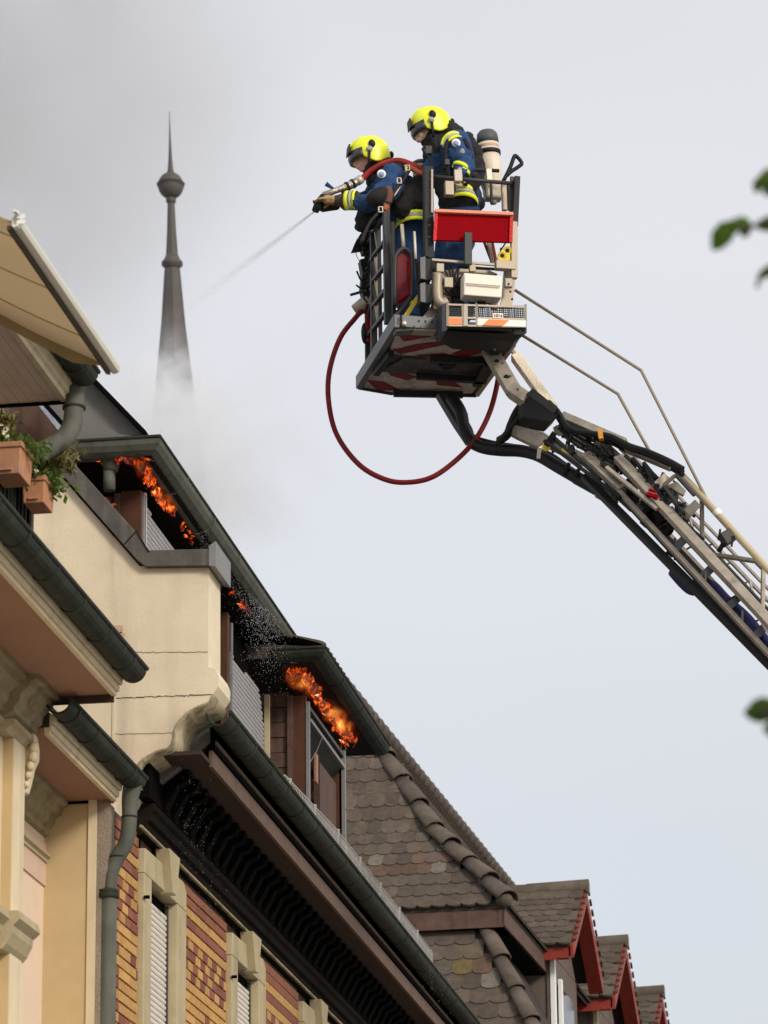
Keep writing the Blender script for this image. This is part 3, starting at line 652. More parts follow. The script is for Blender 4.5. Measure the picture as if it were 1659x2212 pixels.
# grey gable at the near end of the roof
gb = MB(); gpt = [(60, 875), (176, 796), (312, 938), (150, 951)]
P_ = [on(x, y, 1, 23.55) for x, y in [(84, 880), (178, 800), (313, 938), (150, 955)]]
gb.prism([on(x, y, 1, 23.6) for x, y in [(60, 860), (172, 792), (313, 937), (150, 958)]], (0, .1, 0)); obj('gable_sheet', gb, SLATE, dg)
obj('verge_strip', MB().beam(on(150, 768, 1, 23.56), on(314, 937, 1, 23.56), .10, .03), NEARBLK, dg)
obj('flashing', MB().beam(on(80, 872, 1, 23.0), on(152, 952, 1, 23.0), .05, .04), mat('blue_grey_flashing', (.30, .33, .40), .5, .3), dg)
obj('lower_verge', MB().beam(on(96, 872, 1, 23.3), on(160, 944, 1, 23.3), .03, .03), NEARBLK, dg)

# second dormer
dh = thing('attic_dormer', 'lower attic dormer with open window, burning beneath its eave', 'dormer', (0, 30, 8), 'burning attic dormers')
HY0 = yx(583, WX)+.03; HX = on(665, 1500, 1, HY0)[0]; HY1 = yx(741, HX)
HZ = on(705, 1401, 0, .42)[2]; hy0, hy1 = yx(705, .42), yx(845, .42)
hz1 = HZ-.2
xs = sl([(586, 1600), (622, 1600), (634, 1600), (665, 1600)], HY0)
for i in range(13): obj('side_board', MB().box(xs[0][0]-.1, xs[1][0], HY0+.008*(i % 2), HY0+.04, 7.7+i*.125, 7.818+i*.125), BROWNW, dh)
obj('side_post', MB().box(xs[1][0], xs[2][0], HY0-.03, HY0+.04, 7.7, hz1), BROWNW, dh)
obj('corner_panel', MB().box(xs[2][0], xs[3][0]-.015, HY0, HY0+.04, 7.7, hz1), BROWNR, dh)
obj('rail_strip', MB().box(HX-.015, HX+.012, HY0-.01, HY0+.035, 7.7, hz1-.05), ZINCL, dh)
wzt = on(668, 1540, 0, HX)[2]
w2 = obj('window', MB().box(HX-.35, HX-.3, HY0+.05, HY1, 7.7, wzt-.1), NEARBLK, dh)
obj('blind_box', MB().box(HX-.06, HX+.012, HY0+.04, HY1, wzt+.02, wzt+.05), mat('dark_grey_metal', (.09, .09, .09), .5, .3), w2)
obj('blind_bar', MB().box(HX-.03, HX+.02, HY0+.04, HY1, wzt-.08, wzt-.05), ZINCL, w2)
obj('blind_cloth', MB().prism([(HX-.01, HY0+.04, wzt-.08), (HX-.01, HY1, wzt-.08), (HX-.16, HY1, wzt-.2), (HX-.16, HY0+.04, wzt-.2)], (0, 0, .01)), mat('dark_blind', (.06, .06, .055), .8), w2)
obj('inner_panel', MB().box(HX-.1, HX-.05, (HY0+HY1)/2, HY1-.04, 7.7, wzt-.22), BROWNW, w2)
obj('reveal_panel', MB().box(HX-.35, HX-.01, HY1-.0, HY1+.03, 7.7, hz1), BROWNR, dh)
obj('rail_strip', MB().box(HX-.03, HX+.02, HY1+.0, HY1+.05, 7.7, hz1-.05), ZINCL, dh)
for z_b in (8.72, 8.2): obj('hinge_pin', MB().box(HX+.02, HX+.08, HY1+.02, HY1+.04, z_b, z_b+.02), ZINCL, dh)
ps = thing('hanging_board', 'small pinkish wooden board hanging askew in the open dormer window', 'board', on(683, 1700, 0, HX))
Pc = on(683, 1660, 0, HX+.0); obj('board', MB().obox(Pc, ((0, .05, 0.999), (0, 1, -.05), (1, 0, 0)), (.12, .05, .008)), mat('pink_wood', (.42, .22, .15), .8), ps)
obj('cord', MB().tube([on(697, 1590, 0, HX+.02), on(684, 1622, 0, HX), on(668, 1650, 0, HX+.01)], .004, 5), ZINCL, ps)
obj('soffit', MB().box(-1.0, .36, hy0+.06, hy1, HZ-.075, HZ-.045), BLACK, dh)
for i in range(0):
    y = hy0+.2+i*.45; obj('rafter', MB().beam((-.3, y, HZ-.14), (.35, y, HZ-.14), .05, .07), BLACK, dh)
gutter_corner(.42, HZ, .085, on(588, 1405, 1, hy0)[0], hy0, hy1, COPPER, 'short dark gutter round the lower burning dormer roof')
obj('roof', MB().exty([(.38, HZ+.01), (.1, HZ+.04), (-.9, HZ+.10), (-3, HZ+.15), (-3, HZ-.06), (.34, HZ-.06)], hy0+.03, hy1), ROOFB, dh)
t_me = None
TW2 = .205
def scallop(w, h, th=.014, m=TILE, n=6):     # plain tile with a rounded foot; local x across, y up the slope, z out
    a = MB(); pts = [(-w/2, h), (-w/2, h*.17)]+[(w/2*math.cos(R_(180+180*i/n)), h*.17+h*.17*math.sin(R_(180+180*i/n))) for i in range(1, n)]+[(w/2, h*.17), (w/2, h)]
    k = len(pts); vs = [(x, y, th*(1-.6*y/h)+.0) for x, y in pts]+[(x, y, 0) for x, y in pts]
    a.add(vs, [tuple(range(k))]+[(i, k+i, k+(i+1) % k, (i+1) % k) for i in range(k)]); me = a.mesh('roof_tile'); me.materials.append(m); return me
TML = {m.name: scallop(.2045, .26, th=.026, m=m) for m in (TILE, TILEY, TILER, TILEW)}
TM = {m.name: scallop(.1555, .27, th=.024, m=m) for m in (TILE, TILEY, TILER, TILEW)}
def frame(P, ex, ey, ez):
    return Matrix(((ex[0], ey[0], ez[0], P[0]), (ex[1], ey[1], ez[1], P[1]), (ex[2], ey[2], ez[2], P[2]), (0, 0, 0, 1)))
# tiles on the street side of the second dormer roof
ey = np.array([-.28, 0, .09]); ey /= np.linalg.norm(ey); ex = np.array([0, 1, 0.]); ez = np.cross(ex, ey); ez = ez if ez[2] > 0 else -ez; ex = np.cross(ey, ez)
for r in range(2):
    y = hy0+.1+(r % 2)*.075
    while y < hy1:
        P = np.array([.40, y, HZ+.02])+ey*(r*.2)+ez*(.012); inst('roof_tile', TM[TILE.name], dh, frame(P, ex, ey, ez)); y += .155
# ================================================================== tiled corner house
TH = R_(2.2); dT = np.array([math.sin(TH), math.cos(TH), 0]); nT = np.array([math.cos(TH), -math.sin(TH), 0])
OT = np.array([.585, 38.1, 9.378])
def TW(a, b, z): return OT*np.array([1, 1, 0])+nT*a+dT*b+ZU*z
th_ = thing('tiled_house', 'tall house with brown scalloped tile hip roof and mansard', 'house', (-3, 42, 0))
ZE = 9.40
PROF = [(0, 9.40), (.2, 9.62), (.6, 10.06), (.9, 10.40), (1.12, 10.80), (1.56, 11.48), (2.6, 12.97)]     # setback, height: the roof flares out at the eave
A0, ZR = PROF[-1]
ARC = [0]
for (a_, b_), (c_, d_) in zip(PROF, PROF[1:]): ARC.append(ARC[-1]+math.hypot(c_-a_, d_-b_))
def prof(sv):
    sv = max(0, min(sv, ARC[-1]-1e-6))
    for k in range(len(ARC)-1):
        if sv <= ARC[k+1]:
            f = (sv-ARC[k])/(ARC[k+1]-ARC[k]); q = PROF[k][0]+(PROF[k+1][0]-PROF[k][0])*f; z = PROF[k][1]+(PROF[k+1][1]-PROF[k][1])*f
            d = np.array([PROF[k+1][0]-PROF[k][0], PROF[k+1][1]-PROF[k][1]]); return q, z, d/np.linalg.norm(d)
rb = MB()
for (q0, z0), (q1, z1) in zip(PROF, PROF[1:]):
    rb.add([TW(-q0, q0, z0), TW(-5.2+q0, q0, z0), TW(-5.2+q1, q1, z1), TW(-q1, q1, z1), TW(-q1, 40, z1), TW(-q0, 40, z0), TW(-5.2+q0, 40, z0), TW(-5.2+q1, 40, z1)], [(0, 1, 2, 3), (0, 3, 4, 5), (1, 6, 7, 2)])
rb.add([TW(0, 0, ZE), TW(-9, 0, ZE), TW(0, 40, ZE), TW(0, 0, ZE-.06), TW(-9, 0, ZE-.06), TW(0, 40, ZE-.06)], [(0, 3, 4, 1), (0, 2, 5, 3)])
obj('roof_slopes', rb, ROOFB, th_)
ti = 0; rs = .195; tw = .156; TW2 = .205
nrow = int(ARC[-1]/rs)
for r in range(nrow):
    q_, z_r, dd = prof(r*rs+.02); eyT = dT*dd[0]+ZU*dd[1]; ezT = np.cross(nT, eyT)
    for k in range(46):
        a = -.06-k*tw-(.5*tw if r % 2 else 0)
        if a > -q_-.06 or a < -5.2+q_+.05: continue
        P = TW(a, q_, z_r)+ezT*.014-eyT*.07
        d = P-CAM; zc = d @ FW; px = CX+FPX*(d @ RT)/zc; py = CY-FPX*(d @ UP)/zc
        if px < 700 or py < 1560: break
        m = TILE
        if 3 <= r <= 4 and rnd.random() < .7: m = TILER
        if r < 5 and rnd.random() < .05: m = TILEW
        inst('roof_tile', TM[m.name], th_, frame(P, nT+eyT*rnd.gauss(0, .012), eyT, ezT)); ti += 1
st = MB(); tm0 = TM[TILE.name]; tv = [tuple(v.co) for v in tm0.vertices]; tf = [tuple(p.vertices) for p in tm0.polygons]
for r in range(nrow+1):
    q_, z_r, dd = prof(r*rs+.02); eyS = -nT*dd[0]+ZU*dd[1]; exS = dT; ezS = np.cross(exS, eyS); b = q_
    if ezS[0] < 0: ezS = -ezS
    while b < 12:
        b += tw; P = TW(-q_, b+(.5*tw if r % 2 else 0), z_r)+ezS*.012-eyS*.07
        st.add([P+exS*x+eyS*y+ezS*z for x, y, z in tv], tf, 1 if (2 < r < 9 and rnd.random() < .35) else 0)
o = obj('street_slope_tiles', st, [TILE, TILER], th_); o['kind'] = 'stuff'
# hip caps
def hipline(p, q, n, r, parent, ex=1.0):
    p = np.array(p); q = np.array(q); d = q-p; l = np.linalg.norm(d); d /= l; step = l/n
    out_ = np.cross(d, np.cross(ZU, d)); out_ /= np.linalg.norm(out_)
    if out_[2] < 0: out_ = -out_
    sd_ = np.cross(d, out_)
    a = MB(); k = 10; vs = []; L_ = step*1.12
    for j, (yy, rr, lift) in enumerate(((0, r*1.1, .03), (L_*.5, r*1.0, .015), (L_, r*.84, 0))):
        for i in range(k+1):
            w = math.pi*i/k; vs.append((rr*math.cos(w), yy, rr*.85*math.sin(w)+lift))
    m_ = k+1; fs = [(j*m_+i, j*m_+i+1, (j+1)*m_+i+1, (j+1)*m_+i) for j in range(2) for i in range(k)]; a.add(vs, fs, 0, True)
    me = a.mesh('hip_tile'); me.materials.append(HIPT)
    for i in range(n):
        P = p+d*(step*i)+np.array([rnd.gauss(0, .006), 0, rnd.gauss(0, .006)]); o = inst('hip_tile', me, parent, frame(P, sd_, d, out_))
        sm = o.modifiers.new('thick', 'SOLIDIFY'); sm.thickness = .018
q_a, z_a, _d = prof(ARC[4])
hipline(TW(.03, -.03, ZE+.0), TW(-.9, .9, 10.40), 4, .125, th_)
hipline(TW(-.9, .9, 10.40), TW(-2.6, 2.6, 12.97), 8, .12, th_)
obj('bottom_hip_ball', MB().ball(TW(0.0, -.01, ZE+.03), (.09, .09, .08)), HIPT, th_)
rdg = MB()
for i in range(60): rdg.tube([TW(-A0, A0+i*.35, ZR+.02), TW(-A0, A0+i*.35+.37, ZR+.035)], [.10, .115], 8)
o = obj('ridge_tiles', rdg, HIPT, th_); o['kind'] = 'stuff'
# eave between the roof and the mansard
obj('near_fascia', MB().prism([TW(.0, .0, ZE-.065), TW(-9, 0, ZE-.065), TW(-9, 0, ZE-.25), TW(-.02, 0, ZE-.25)], dT*.03), BROWNW, th_)
obj('near_soffit', MB().prism([TW(.0, .03, ZE-.25), TW(-9, .03, ZE-.25), TW(-9, .5, ZE-.25), TW(.0, .5, ZE-.25)], ZU*.03), SOFD, th_)
obj('street_fascia', MB().prism([TW(.0, .0, ZE-.065), TW(0, 4.3, ZE-.065), TW(0, 4.3, ZE-.22), TW(0, 0, ZE-.24)], -nT*.03), BROWNW, th_)
obj('street_soffit', MB().prism([TW(-.02, .02, ZE-.25), TW(-.02, 4.3, ZE-.25), TW(-.62, 4.3, ZE-.25), TW(-.62, .02, ZE-.25)], ZU*.03), NEARBLK, th_)
# mansard: near face (hung with scalloped tiles), street face and corner caps
MT = (-.24, .12, ZE-.26); SLP = .48
def MN(a, z): return TW(a, MT[1]-(MT[2]-z)*SLP, z)
def cornerM(z): return MT[0]+(MT[2]-z)*SLP
ZB = 6.0
ms = MB(); ms.add([MN(cornerM(MT[2]), MT[2]), MN(-9, MT[2]), MN(-9, ZB), MN(cornerM(ZB), ZB), TW(cornerM(MT[2]), 30, MT[2]), TW(cornerM(ZB), 30, ZB)], [(0, 1, 2, 3), (0, 3, 5, 4)])
obj('mansard_slopes', ms, ROOFB, th_)
eyM = -dT*-SLP+ZU; eyM = dT*SLP+ZU; eyM /= np.linalg.norm(eyM); ezM = np.cross(nT, eyM)
r = 0
while True:
    z = MT[2]-.08-r*.170; r += 1
    if z < 7.2: break
    for k in range(34):
        a = .9-k*TW2-(.5*TW2 if r % 2 else 0)
        if a > cornerM(z)-.10: continue
        P = MN(a, z)+ezM*.012-eyM*.1
        d = P-CAM; zc = d @ FW; px = CX+FPX*(d @ RT)/zc
        if px < 800: break
        m = TILE if rnd.random() < .93 else (TILEW if rnd.random() < .6 else TILER)
        if r == 3 and 985 < px < 1030: m = TILEY
        inst('roof_tile', TML[m.name], th_, frame(P, nT+eyM*rnd.gauss(0, .01), eyM, ezM)); ti += 1
hipline(MN(cornerM(7.0), 7.0)+nT*.02, MN(cornerM(MT[2]), MT[2])+nT*.02, 6, .105, th_)
obj('wall', MB().prism([TW(1.30, -1.40, 0), TW(-9, -1.40, 0), TW(-9, 40, 0), TW(1.30, 40, 0)], (0, 0, 6.02)), MAUVE, th_)
# dormers with red bargeboards
def red_dormer(k, label):
    b0 = 3.62+k*3.6; zr = 10.29; ze = 9.45; hw = 1.18; A1 = .30
    t = thing('gabled_dormer', label, 'dormer', TW(0, b0, 8), 'gabled dormers with red bargeboards')
    if k == 0: b0 += .2
    # side slopes (near one is seen); ridge runs across the street direction
    for s in (-1, 1):
        p0, p1, p2, p3 = TW(A1, b0, zr), TW(-2.2, b0, zr), TW(-2.2, b0+s*hw, ze), TW(A1, b0+s*hw, ze)
        obj('roof_slope', MB().prism([p0, p1, p2, p3], (0, 0, -.03)), ROOFB, t)
        ey_ = (p0-p3); L_ = np.linalg.norm(ey_); ey_ /= L_; ex_ = nT; ez_ = np.cross(ex_, ey_)
        if ez_[2] < 0: ez_ = -ez_; 
        ex_ = np.cross(ey_, ez_)
        far = MB()
        for r in range(int(L_/.15)):
            for c in range(9):
                P = p3+ey_*(r*.15-.05)+(-nT)*(.07+c*tw+(.5*tw if r % 2 else 0))+ez_*.012
                if s == -1 and k < 3 and c < 8: inst('roof_tile', TM[TILE.name], t, frame(P, ex_, ey_, ez_))
                else: far.add([P+ex_*x+ey_*y+ez_*z for x, y, z in tv], tf)
        if far.v: o = obj('far_tiles', far, TILE, t); o['kind'] = 'stuff'
        a = MB(); a.prism([p0+nT*.0+ZU*.0, p3+ZU*.0-ZU*.02, p3-ZU*.16, p0-ZU*.17], nT*.035); obj('bargeboard', a, REDW, t)
        obj('barge_soffit', MB().prism([p0-ZU*.17, p3-ZU*.16, p3-ZU*.16-nT*.13, p0-ZU*.17-nT*.13], ZU*.01), REDW, t)
        # verge battens
        for i in range(9):
            q = p3+(p0-p3)*(i+.5)/9; obj('verge_tile', MB().obox(q+nT*.05+ZU*.02, (nT, ey_, ez_), (.012, .045, .012)), TILER, t)
    obj('ridge_tiles', MB().tube([TW(A1+.06, b0, zr+.03), TW(-.3, b0, zr+.04), TW(-.3, b0, zr+.025), TW(-2.2, b0, zr+.025)], [.085, .075, .085, .08], 10), HIPT, t)
    obj('eave_board', MB().prism([TW(A1-.02, b0-hw+.02, ze-.02), TW(-1.2, b0-hw+.02, ze-.02), TW(-1.2, b0-hw+.02, ze-.17), TW(A1-.02, b0-hw+.02, ze-.17)], dT*.03), REDW, t)
    obj('cheek', MB().prism([TW(A1-.28, b0-hw+.22, ze-.1), TW(-2, b0-hw+.22, ze-.1), TW(-2, b0-hw+.22, 7.3), TW(A1-.28, b0-hw+.22, 7.3)], dT*.05), MAUVE, t)
    obj('front', MB().prism([TW(A1-.25, b0-hw+.2, 7.3), TW(A1-.25, b0+hw-.2, 7.3), TW(A1-.25, b0+hw-.2, ze-.1), TW(A1-.25, b0, zr-.2), TW(A1-.25, b0-hw+.2, ze-.1)], -nT*.05), MAUVE, t)
    obj('corner_post', MB().prism([TW(A1-.26, b0-hw+.19, 7.3), TW(A1-.26, b0-hw+.30, 7.3), TW(A1-.26, b0-hw+.30, ze), TW(A1-.26, b0-hw+.19, ze)], nT*.05), WHT if k == 0 else STONE, t)
    w = obj('window', MB().prism([TW(A1-.24, b0-.6, 7.6), TW(A1-.24, b0+.6, 7.6), TW(A1-.24, b0+.6, 9.1), TW(A1-.24, b0-.6, 9.1)], nT*.01), GLASS, t)
    obj('frame', MB().prism([TW(A1-.22, b0-.68, 7.6), TW(A1-.22, b0-.58, 7.6), TW(A1-.22, b0-.58, 9.15), TW(A1-.22, b0-.68, 9.15)], nT*.04), WHT, w)
red_dormer(0, 'nearest gabled dormer with red bargeboards beside the hip roof')
red_dormer(1, 'middle gabled dormer with red bargeboards, second beyond the hip roof')
red_dormer(2, 'farthest gabled dormer with red bargeboards at the bottom edge')

# ================================================================== spire
SY = 80.0
def spx(y): return on(366+(y-240)*.018, y, 1, SY)
sp_ = thing('church_spire', 'slender pointed spire with ball finial rising out of the smoke', 'spire', spx(1400))
ppm = FPX/np.linalg.norm(spx(600)-CAM)
B0 = spx(1500)
def zz(y): return spx(y)[2]-B0[2]
cxs = lambda y: spx(y)
def seg(name, prof, n=8, sm=False, m=SPIRE):
    vs = []; a = MB()
    for (y, r) in prof:
        c = cxs(y)
        for j in range(n):
            w = 2*math.pi*(j+.3)/n; vs.append((c[0]+r/ppm*math.cos(w), c[1]+r/ppm*math.sin(w), c[2]))
    fs = [(i*n+j, i*n+(j+1) % n, (i+1)*n+(j+1) % n, (i+1)*n+j) for i in range(len(prof)-1) for j in range(n)]
    fs += [tuple(range(n)), tuple((len(prof)-1)*n+j for j in range(n))]
    a.add(vs, fs, 0, sm); return obj(name, a, m, sp_)
seg('shaft', [(582, 17), (700, 26), (800, 37), (900, 48), (1000, 60), (1200, 84), (1500, 120)])
seg('upper_shaft', [(434, 7.5), (500, 10), (558, 13.5), (566, 15)], 8)
seg('moulded_ring', [(552, 14), (560, 17), (567, 23), (573, 23), (578, 17), (584, 14)], 20, True)
seg('neck', [(425, 6), (430, 11), (436, 11), (440, 7)], 16, True)
seg('ball', [(373.5, 6)]+[(401-28*math.cos(R_(a)), 28*math.sin(R_(a))) for a in range(20, 161, 14)]+[(428, 6)], 22, True)
seg('ball_band', [(396.5, 28), (397.5, 31), (397.5, 29.5), (402, 29.5), (403, 28)], 22, True)
seg('needle', [(240, .6), (300, 2.2), (340, 4), (366, 6), (372, 8), (375, 8)], 12, True)

# ================================================================== fire, water, smoke
def fire_mat():
    m = bpy.data.materials.new('glowing_embers'); m.use_nodes = True; t = m.node_tree; n = t.nodes.new; l = t.links.new; b = t.nodes['Principled BSDF']
    ge = n('ShaderNodeNewGeometry'); nz = n('ShaderNodeTexNoise'); nz.inputs['Scale'].default_value = 13; nz.inputs['Detail'].default_value = 5; nz.inputs['Roughness'].default_value = .65; l(ge.outputs['Position'], nz.inputs['Vector'])
    cr = n('ShaderNodeValToRGB'); e = cr.color_ramp.elements
    e[0].position = .42; e[0].color = (.01, .001, 0, 1); e[1].position = .73; e[1].color = (3.0, 1.9, .8, 1)
    for p, c in ((.49, (.12, .008, .001, 1)), (.56, (.70, .06, .002, 1)), (.63, (1.4, .26, .01, 1))):
        q = e.new(p); q.color = c
    l(nz.outputs['Fac'], cr.inputs[0]); b.inputs['Base Color'].default_value = (.02, .01, .008, 1)
    l(cr.outputs[0], b.inputs['Emission Color']); b.inputs['Emission Strength'].default_value = 1.0; return m
FIRE = fire_mat()
def glowing_batten(path, wdt, seed, label, parent_name='fire'):
    r = random.Random(seed); P = smooth_path(path, 14); a = MB(); vs = []; n = len(P); m_ = 7
    for i, p in enumerate(P):
        w = wdt*(.45+.8*noise.noise(Vector((i*.33, seed, 0)))+.35*r.random()); w = max(.01, w)*min(1, i/4+.2, (n-1-i)/4+.2)
        for j in range(m_):
            v = j/(m_-1)-.5; k = np.array([v*w*2, r.gauss(0, .012), -.05*(1-4*v*v)+r.gauss(0, .011)]); vs.append(p+k)
    a.add(vs, [(i*m_+j, i*m_+j+1, (i+1)*m_+j+1, (i+1)*m_+j) for i in range(n-1) for j in range(m_-1)], 0)
    o = obj(parent_name, a, FIRE, loc=tuple(P[0])); tag(o, label, 'fire', kind='stuff'); return o
def embers(path, n, size, spread, seed, label, name='fire'):
    r = random.Random(seed); a = MB(); tot = []
    for i in range(n):
        u = r.random()*(len(path)-1); k = int(u); f = u-k; p = np.array(path[k])*(1-f)+np.array(path[k+1])*f
        d = np.array(path[k+1])-np.array(path[k]); d /= np.linalg.norm(d)
        p = p+np.array([r.gauss(0, spread[0]), r.gauss(0, spread[1]), r.gauss(0, spread[2])])
        s = size*r.uniform(.35, 1.2); l_ = s*r.uniform(1.2, 3.2)
        ax = d+np.array([r.gauss(0, .5), r.gauss(0, .4), r.gauss(0, .7)]); ax /= np.linalg.norm(ax)
        e = np.cross(ax, (r.random(), r.random(), r.random())); e /= np.linalg.norm(e); g = np.cross(ax, e)
        vs = [p-ax*l_]+[p+(e*math.cos(w)+g*math.sin(w))*s*r.uniform(.5, 1.1)+ax*r.gauss(0, s*.3) for w in (0, 1.3, 2.5, 3.8, 5.1)]+[p+ax*l_*r.uniform(.6, 1.3)]
        a.add(vs, [(0, 1+j, 1+(j+1) % 5) for j in range(5)]+[(6, 1+(j+1) % 5, 1+j) for j in range(5)])
    o = obj(name, a, FIRE, loc=tuple(path[0])); tag(o, label, 'fire', kind='stuff'); return o
XF = WX+.03; ZG = GZ-.10; ZH = HZ-.09
pth = [on(x, y, 2, ZG) for x, y in ((298, 992), (314, 1012), (328, 1040), (340, 1066), (356, 1084), (378, 1100))]
glowing_batten(pth, .036, 31, 'band of glowing timber along the wall top of the upper dormer')
embers(pth, 22, .016, (.02, .04, .03), 11, 'orange flames licking along the wall top under the upper dormer eave')
embers([on(x, y, 2, ZG) for x, y in ((205, 998), (240, 993), (262, 989), (285, 988), (300, 990))], 60, .020, (.03, .01, .014), 12, 'thin row of flames under the end eave above the brown side boards')
embers([on(x, y, 2, ZG) for x, y in ((390, 1130), (405, 1150), (420, 1168))], 16, .018, (.01, .02, .02), 13, 'small isolated red flame just above the zinc coping')
embers([on(x, y, 1, FY+.46) for x, y in ((213, 1066), (238, 1092))], 12, .014, (.01, .01, .004), 17, 'narrow streak of flame shining along the sloping coping')
embers([on(x, y, 2, ZG) for x, y in ((502, 1270), (520, 1300), (530, 1315), (548, 1312))], 16, .022, (.01, .02, .02), 14, 'dull red glow in the dark bay behind the falling water')
glowing_batten([on(x, y, 2, ZH+.0) for x, y in ((628, 1448), (652, 1446), (672, 1478), (696, 1516), (720, 1550), (745, 1582), (768, 1596))], .062, 33, 'wide band of glowing charred timber under the lower dormer eave')
embers([on(x, y, 2, ZH) for x, y in ((636, 1445), (660, 1450), (676, 1480), (698, 1516), (722, 1550), (745, 1582), (762, 1592))], 60, .017, (.035, .06, .045), 15, 'large bed of orange flames under the eave of the lower dormer')
embers([on(x, y, 1, HY0-.02) for x, y in ((598, 1448), (622, 1447), (650, 1456))], 60, .022, (.02, .015, .02), 16, 'flames at the near end of the lower dormer above its side boards')
embers([on(x, y, 0, HX+.06) for x, y in ((768, 1560), (770, 1580), (744, 1600), (745, 1608))], 26, .016, (.01, .02, .02), 18, 'bright yellow flames at the far corner of the lower dormer')

def flame(p, q, ra, rz, strength, scale, seed, label, thr=.47):
    m = bpy.data.materials.new('flame_gas'); m.use_nodes = True; t = m.node_tree; t.nodes.clear(); n = t.nodes.new; l = t.links.new
    out = n('ShaderNodeOutputMaterial'); em = n('ShaderNodeEmission'); tc = n('ShaderNodeTexCoord'); ln = n('ShaderNodeVectorMath'); ln.operation = 'LENGTH'; l(tc.outputs['Object'], ln.inputs[0])
    fo = n('ShaderNodeMapRange'); fo.interpolation_type = 'SMOOTHSTEP'; fo.inputs[1].default_value = 1.0; fo.inputs[2].default_value = .2; l(ln.outputs['Value'], fo.inputs[0])
    ge = n('ShaderNodeNewGeometry'); mp = n('ShaderNodeMapping'); mp.inputs['Location'].default_value = (seed, seed*.3, 0); mp.inputs['Scale'].default_value = (1, 1, .6); l(ge.outputs['Position'], mp.inputs[0])
    nz = n('ShaderNodeTexNoise'); nz.inputs['Scale'].default_value = scale; nz.inputs['Detail'].default_value = 3; nz.inputs['Distortion'].default_value = .8; l(mp.outputs[0], nz.inputs['Vector'])
    th = n('ShaderNodeMapRange'); th.inputs[1].default_value = thr; th.inputs[2].default_value = thr+.22; l(nz.outputs['Fac'], th.inputs[0])
    m1 = n('ShaderNodeMath'); m1.operation = 'MULTIPLY'; l(fo.outputs[0], m1.inputs[0]); l(th.outputs[0], m1.inputs[1])
    cr = n('ShaderNodeValToRGB'); cr.color_ramp.elements[0].color = (1, .045, .001, 1); cr.color_ramp.elements[1].color = (1, .40, .06, 1); cr.color_ramp.elements[1].position = .8; l(m1.outputs[0], cr.inputs[0])
    p2_ = n('ShaderNodeMath'); p2_.operation = 'POWER'; l(m1.outputs[0], p2_.inputs[0]); p2_.inputs[1].default_value = 1.6
    m2 = n('ShaderNodeMath'); m2.operation = 'MULTIPLY'; l(p2_.outputs[0], m2.inputs[0]); m2.inputs[1].default_value = strength
    l(cr.outputs[0], em.inputs[0]); l(m2.outputs[0], em.inputs[1]); l(em.outputs[0], out.inputs['Volume'])
    p = np.array(p); q = np.array(q); d = q-p; l_ = np.linalg.norm(d); o = obj('flame', MB().ball((0, 0, 0), 1.0, nu=18, nv=10), m)
    o.location = tuple((p+q)/2); o.scale = (ra, l_*.58, rz); o.rotation_euler = (0, 0, math.atan2(-d[0], d[1])); tag(o, label, 'fire', kind='stuff'); return o
PH = [on(x, y, 2, ZH-.06) for x, y in ((622, 1448), (690, 1510), (768, 1596))]
flame(PH[0]+np.array([0, -.1, 0]), PH[1], .13, .09, 11, 10, 2, 'flames rolling from the near half of the lower dormer eave')
flame(PH[1], PH[2], .13, .10, 12, 10, 5, 'hottest flames at the far half of the lower dormer eave')
PG = [on(x, y, 2, ZG-.05) for x, y in ((290, 992), (330, 1046), (378, 1104))]
flame(PG[0], PG[1], .08, .07, 13, 12, 3, 'soft flames above the corner post of the upper dormer')
flame(PG[1], PG[2], .07, .07, 13, 12, 8, 'soft flames above the grey shutter of the upper dormer')
WAT = bpy.data.materials.new('water_drops'); WAT.use_nodes = True
b = WAT.node_tree.nodes['Principled BSDF']; b.inputs['Base Color'].default_value = (.8, .82, .86, 1); b.inputs['Roughness'].default_value = .15; b.inputs['Alpha'].default_value = .55
def drops(cloud, n, s0, s1, seed, name, label, stretch=(0, 0, 1.8), m=None):
    r = random.Random(seed); a = MB(); stv = np.array(stretch, float); l0 = np.linalg.norm(stv); dz = stv/l0
    ex = np.cross(dz, (0, 1, .01)); ex /= np.linalg.norm(ex); ey = np.cross(dz, ex); c0 = None
    for i in range(n):
        p = cloud(r)
        if c0 is None: c0 = p
        s = r.uniform(s0, s1); k = s*l0*r.uniform(.7, 1.4)
        a.add([p-dz*k, p+ex*s, p+ey*s, p-ex*s, p-ey*s, p+dz*k], [(0, 2, 1), (0, 3, 2), (0, 4, 3), (0, 1, 4), (5, 1, 2), (5, 2, 3), (5, 3, 4), (5, 4, 1)], 0, True)
    o = obj(name, a, m or WAT, loc=tuple(c0)); tag(o, label, 'water', kind='stuff'); return o
def cl1(r):
    x = r.gauss(566, 24); y = 1320+(x-560)*.9+abs(r.gauss(0, 70))-20
    return on(x, y, 0, r.uniform(.1, .35))
drops(cl1, 1500, .0007, .0019, 5, 'water_spray', 'white water drops splashing from the eave between the two burning dormers')
def cl2(r):
    u = r.random(); x = 430+u*120+r.gauss(0, 8); y = 1125+u*175+abs(r.gauss(0, 34))
    return on(x, y, 0, r.uniform(.0, .3))
drops(cl2, 500, .0006, .0015, 6, 'water_mist', 'fine water drops against the black soffit of the upper dormer')
def cl3(r):
    x = r.gauss(430, 30); y = r.uniform(1660, 1960)+ (x-430)*.6; return on(x, y, 0, r.uniform(.2, .5))
drops(cl3, 200, .0007, .0017, 8, 'dripping_water', 'scattered drips falling in front of the dark eave brackets')
def cl4(r):
    x = r.gauss(945, 18); y = 2085+abs(r.gauss(0, 50)); return on(x, y, 0, r.uniform(.45, .7))
drops(cl4, 260, .0007, .0018, 9, 'dripping_water', 'water running off the far end of the long gutter at the bottom edge')

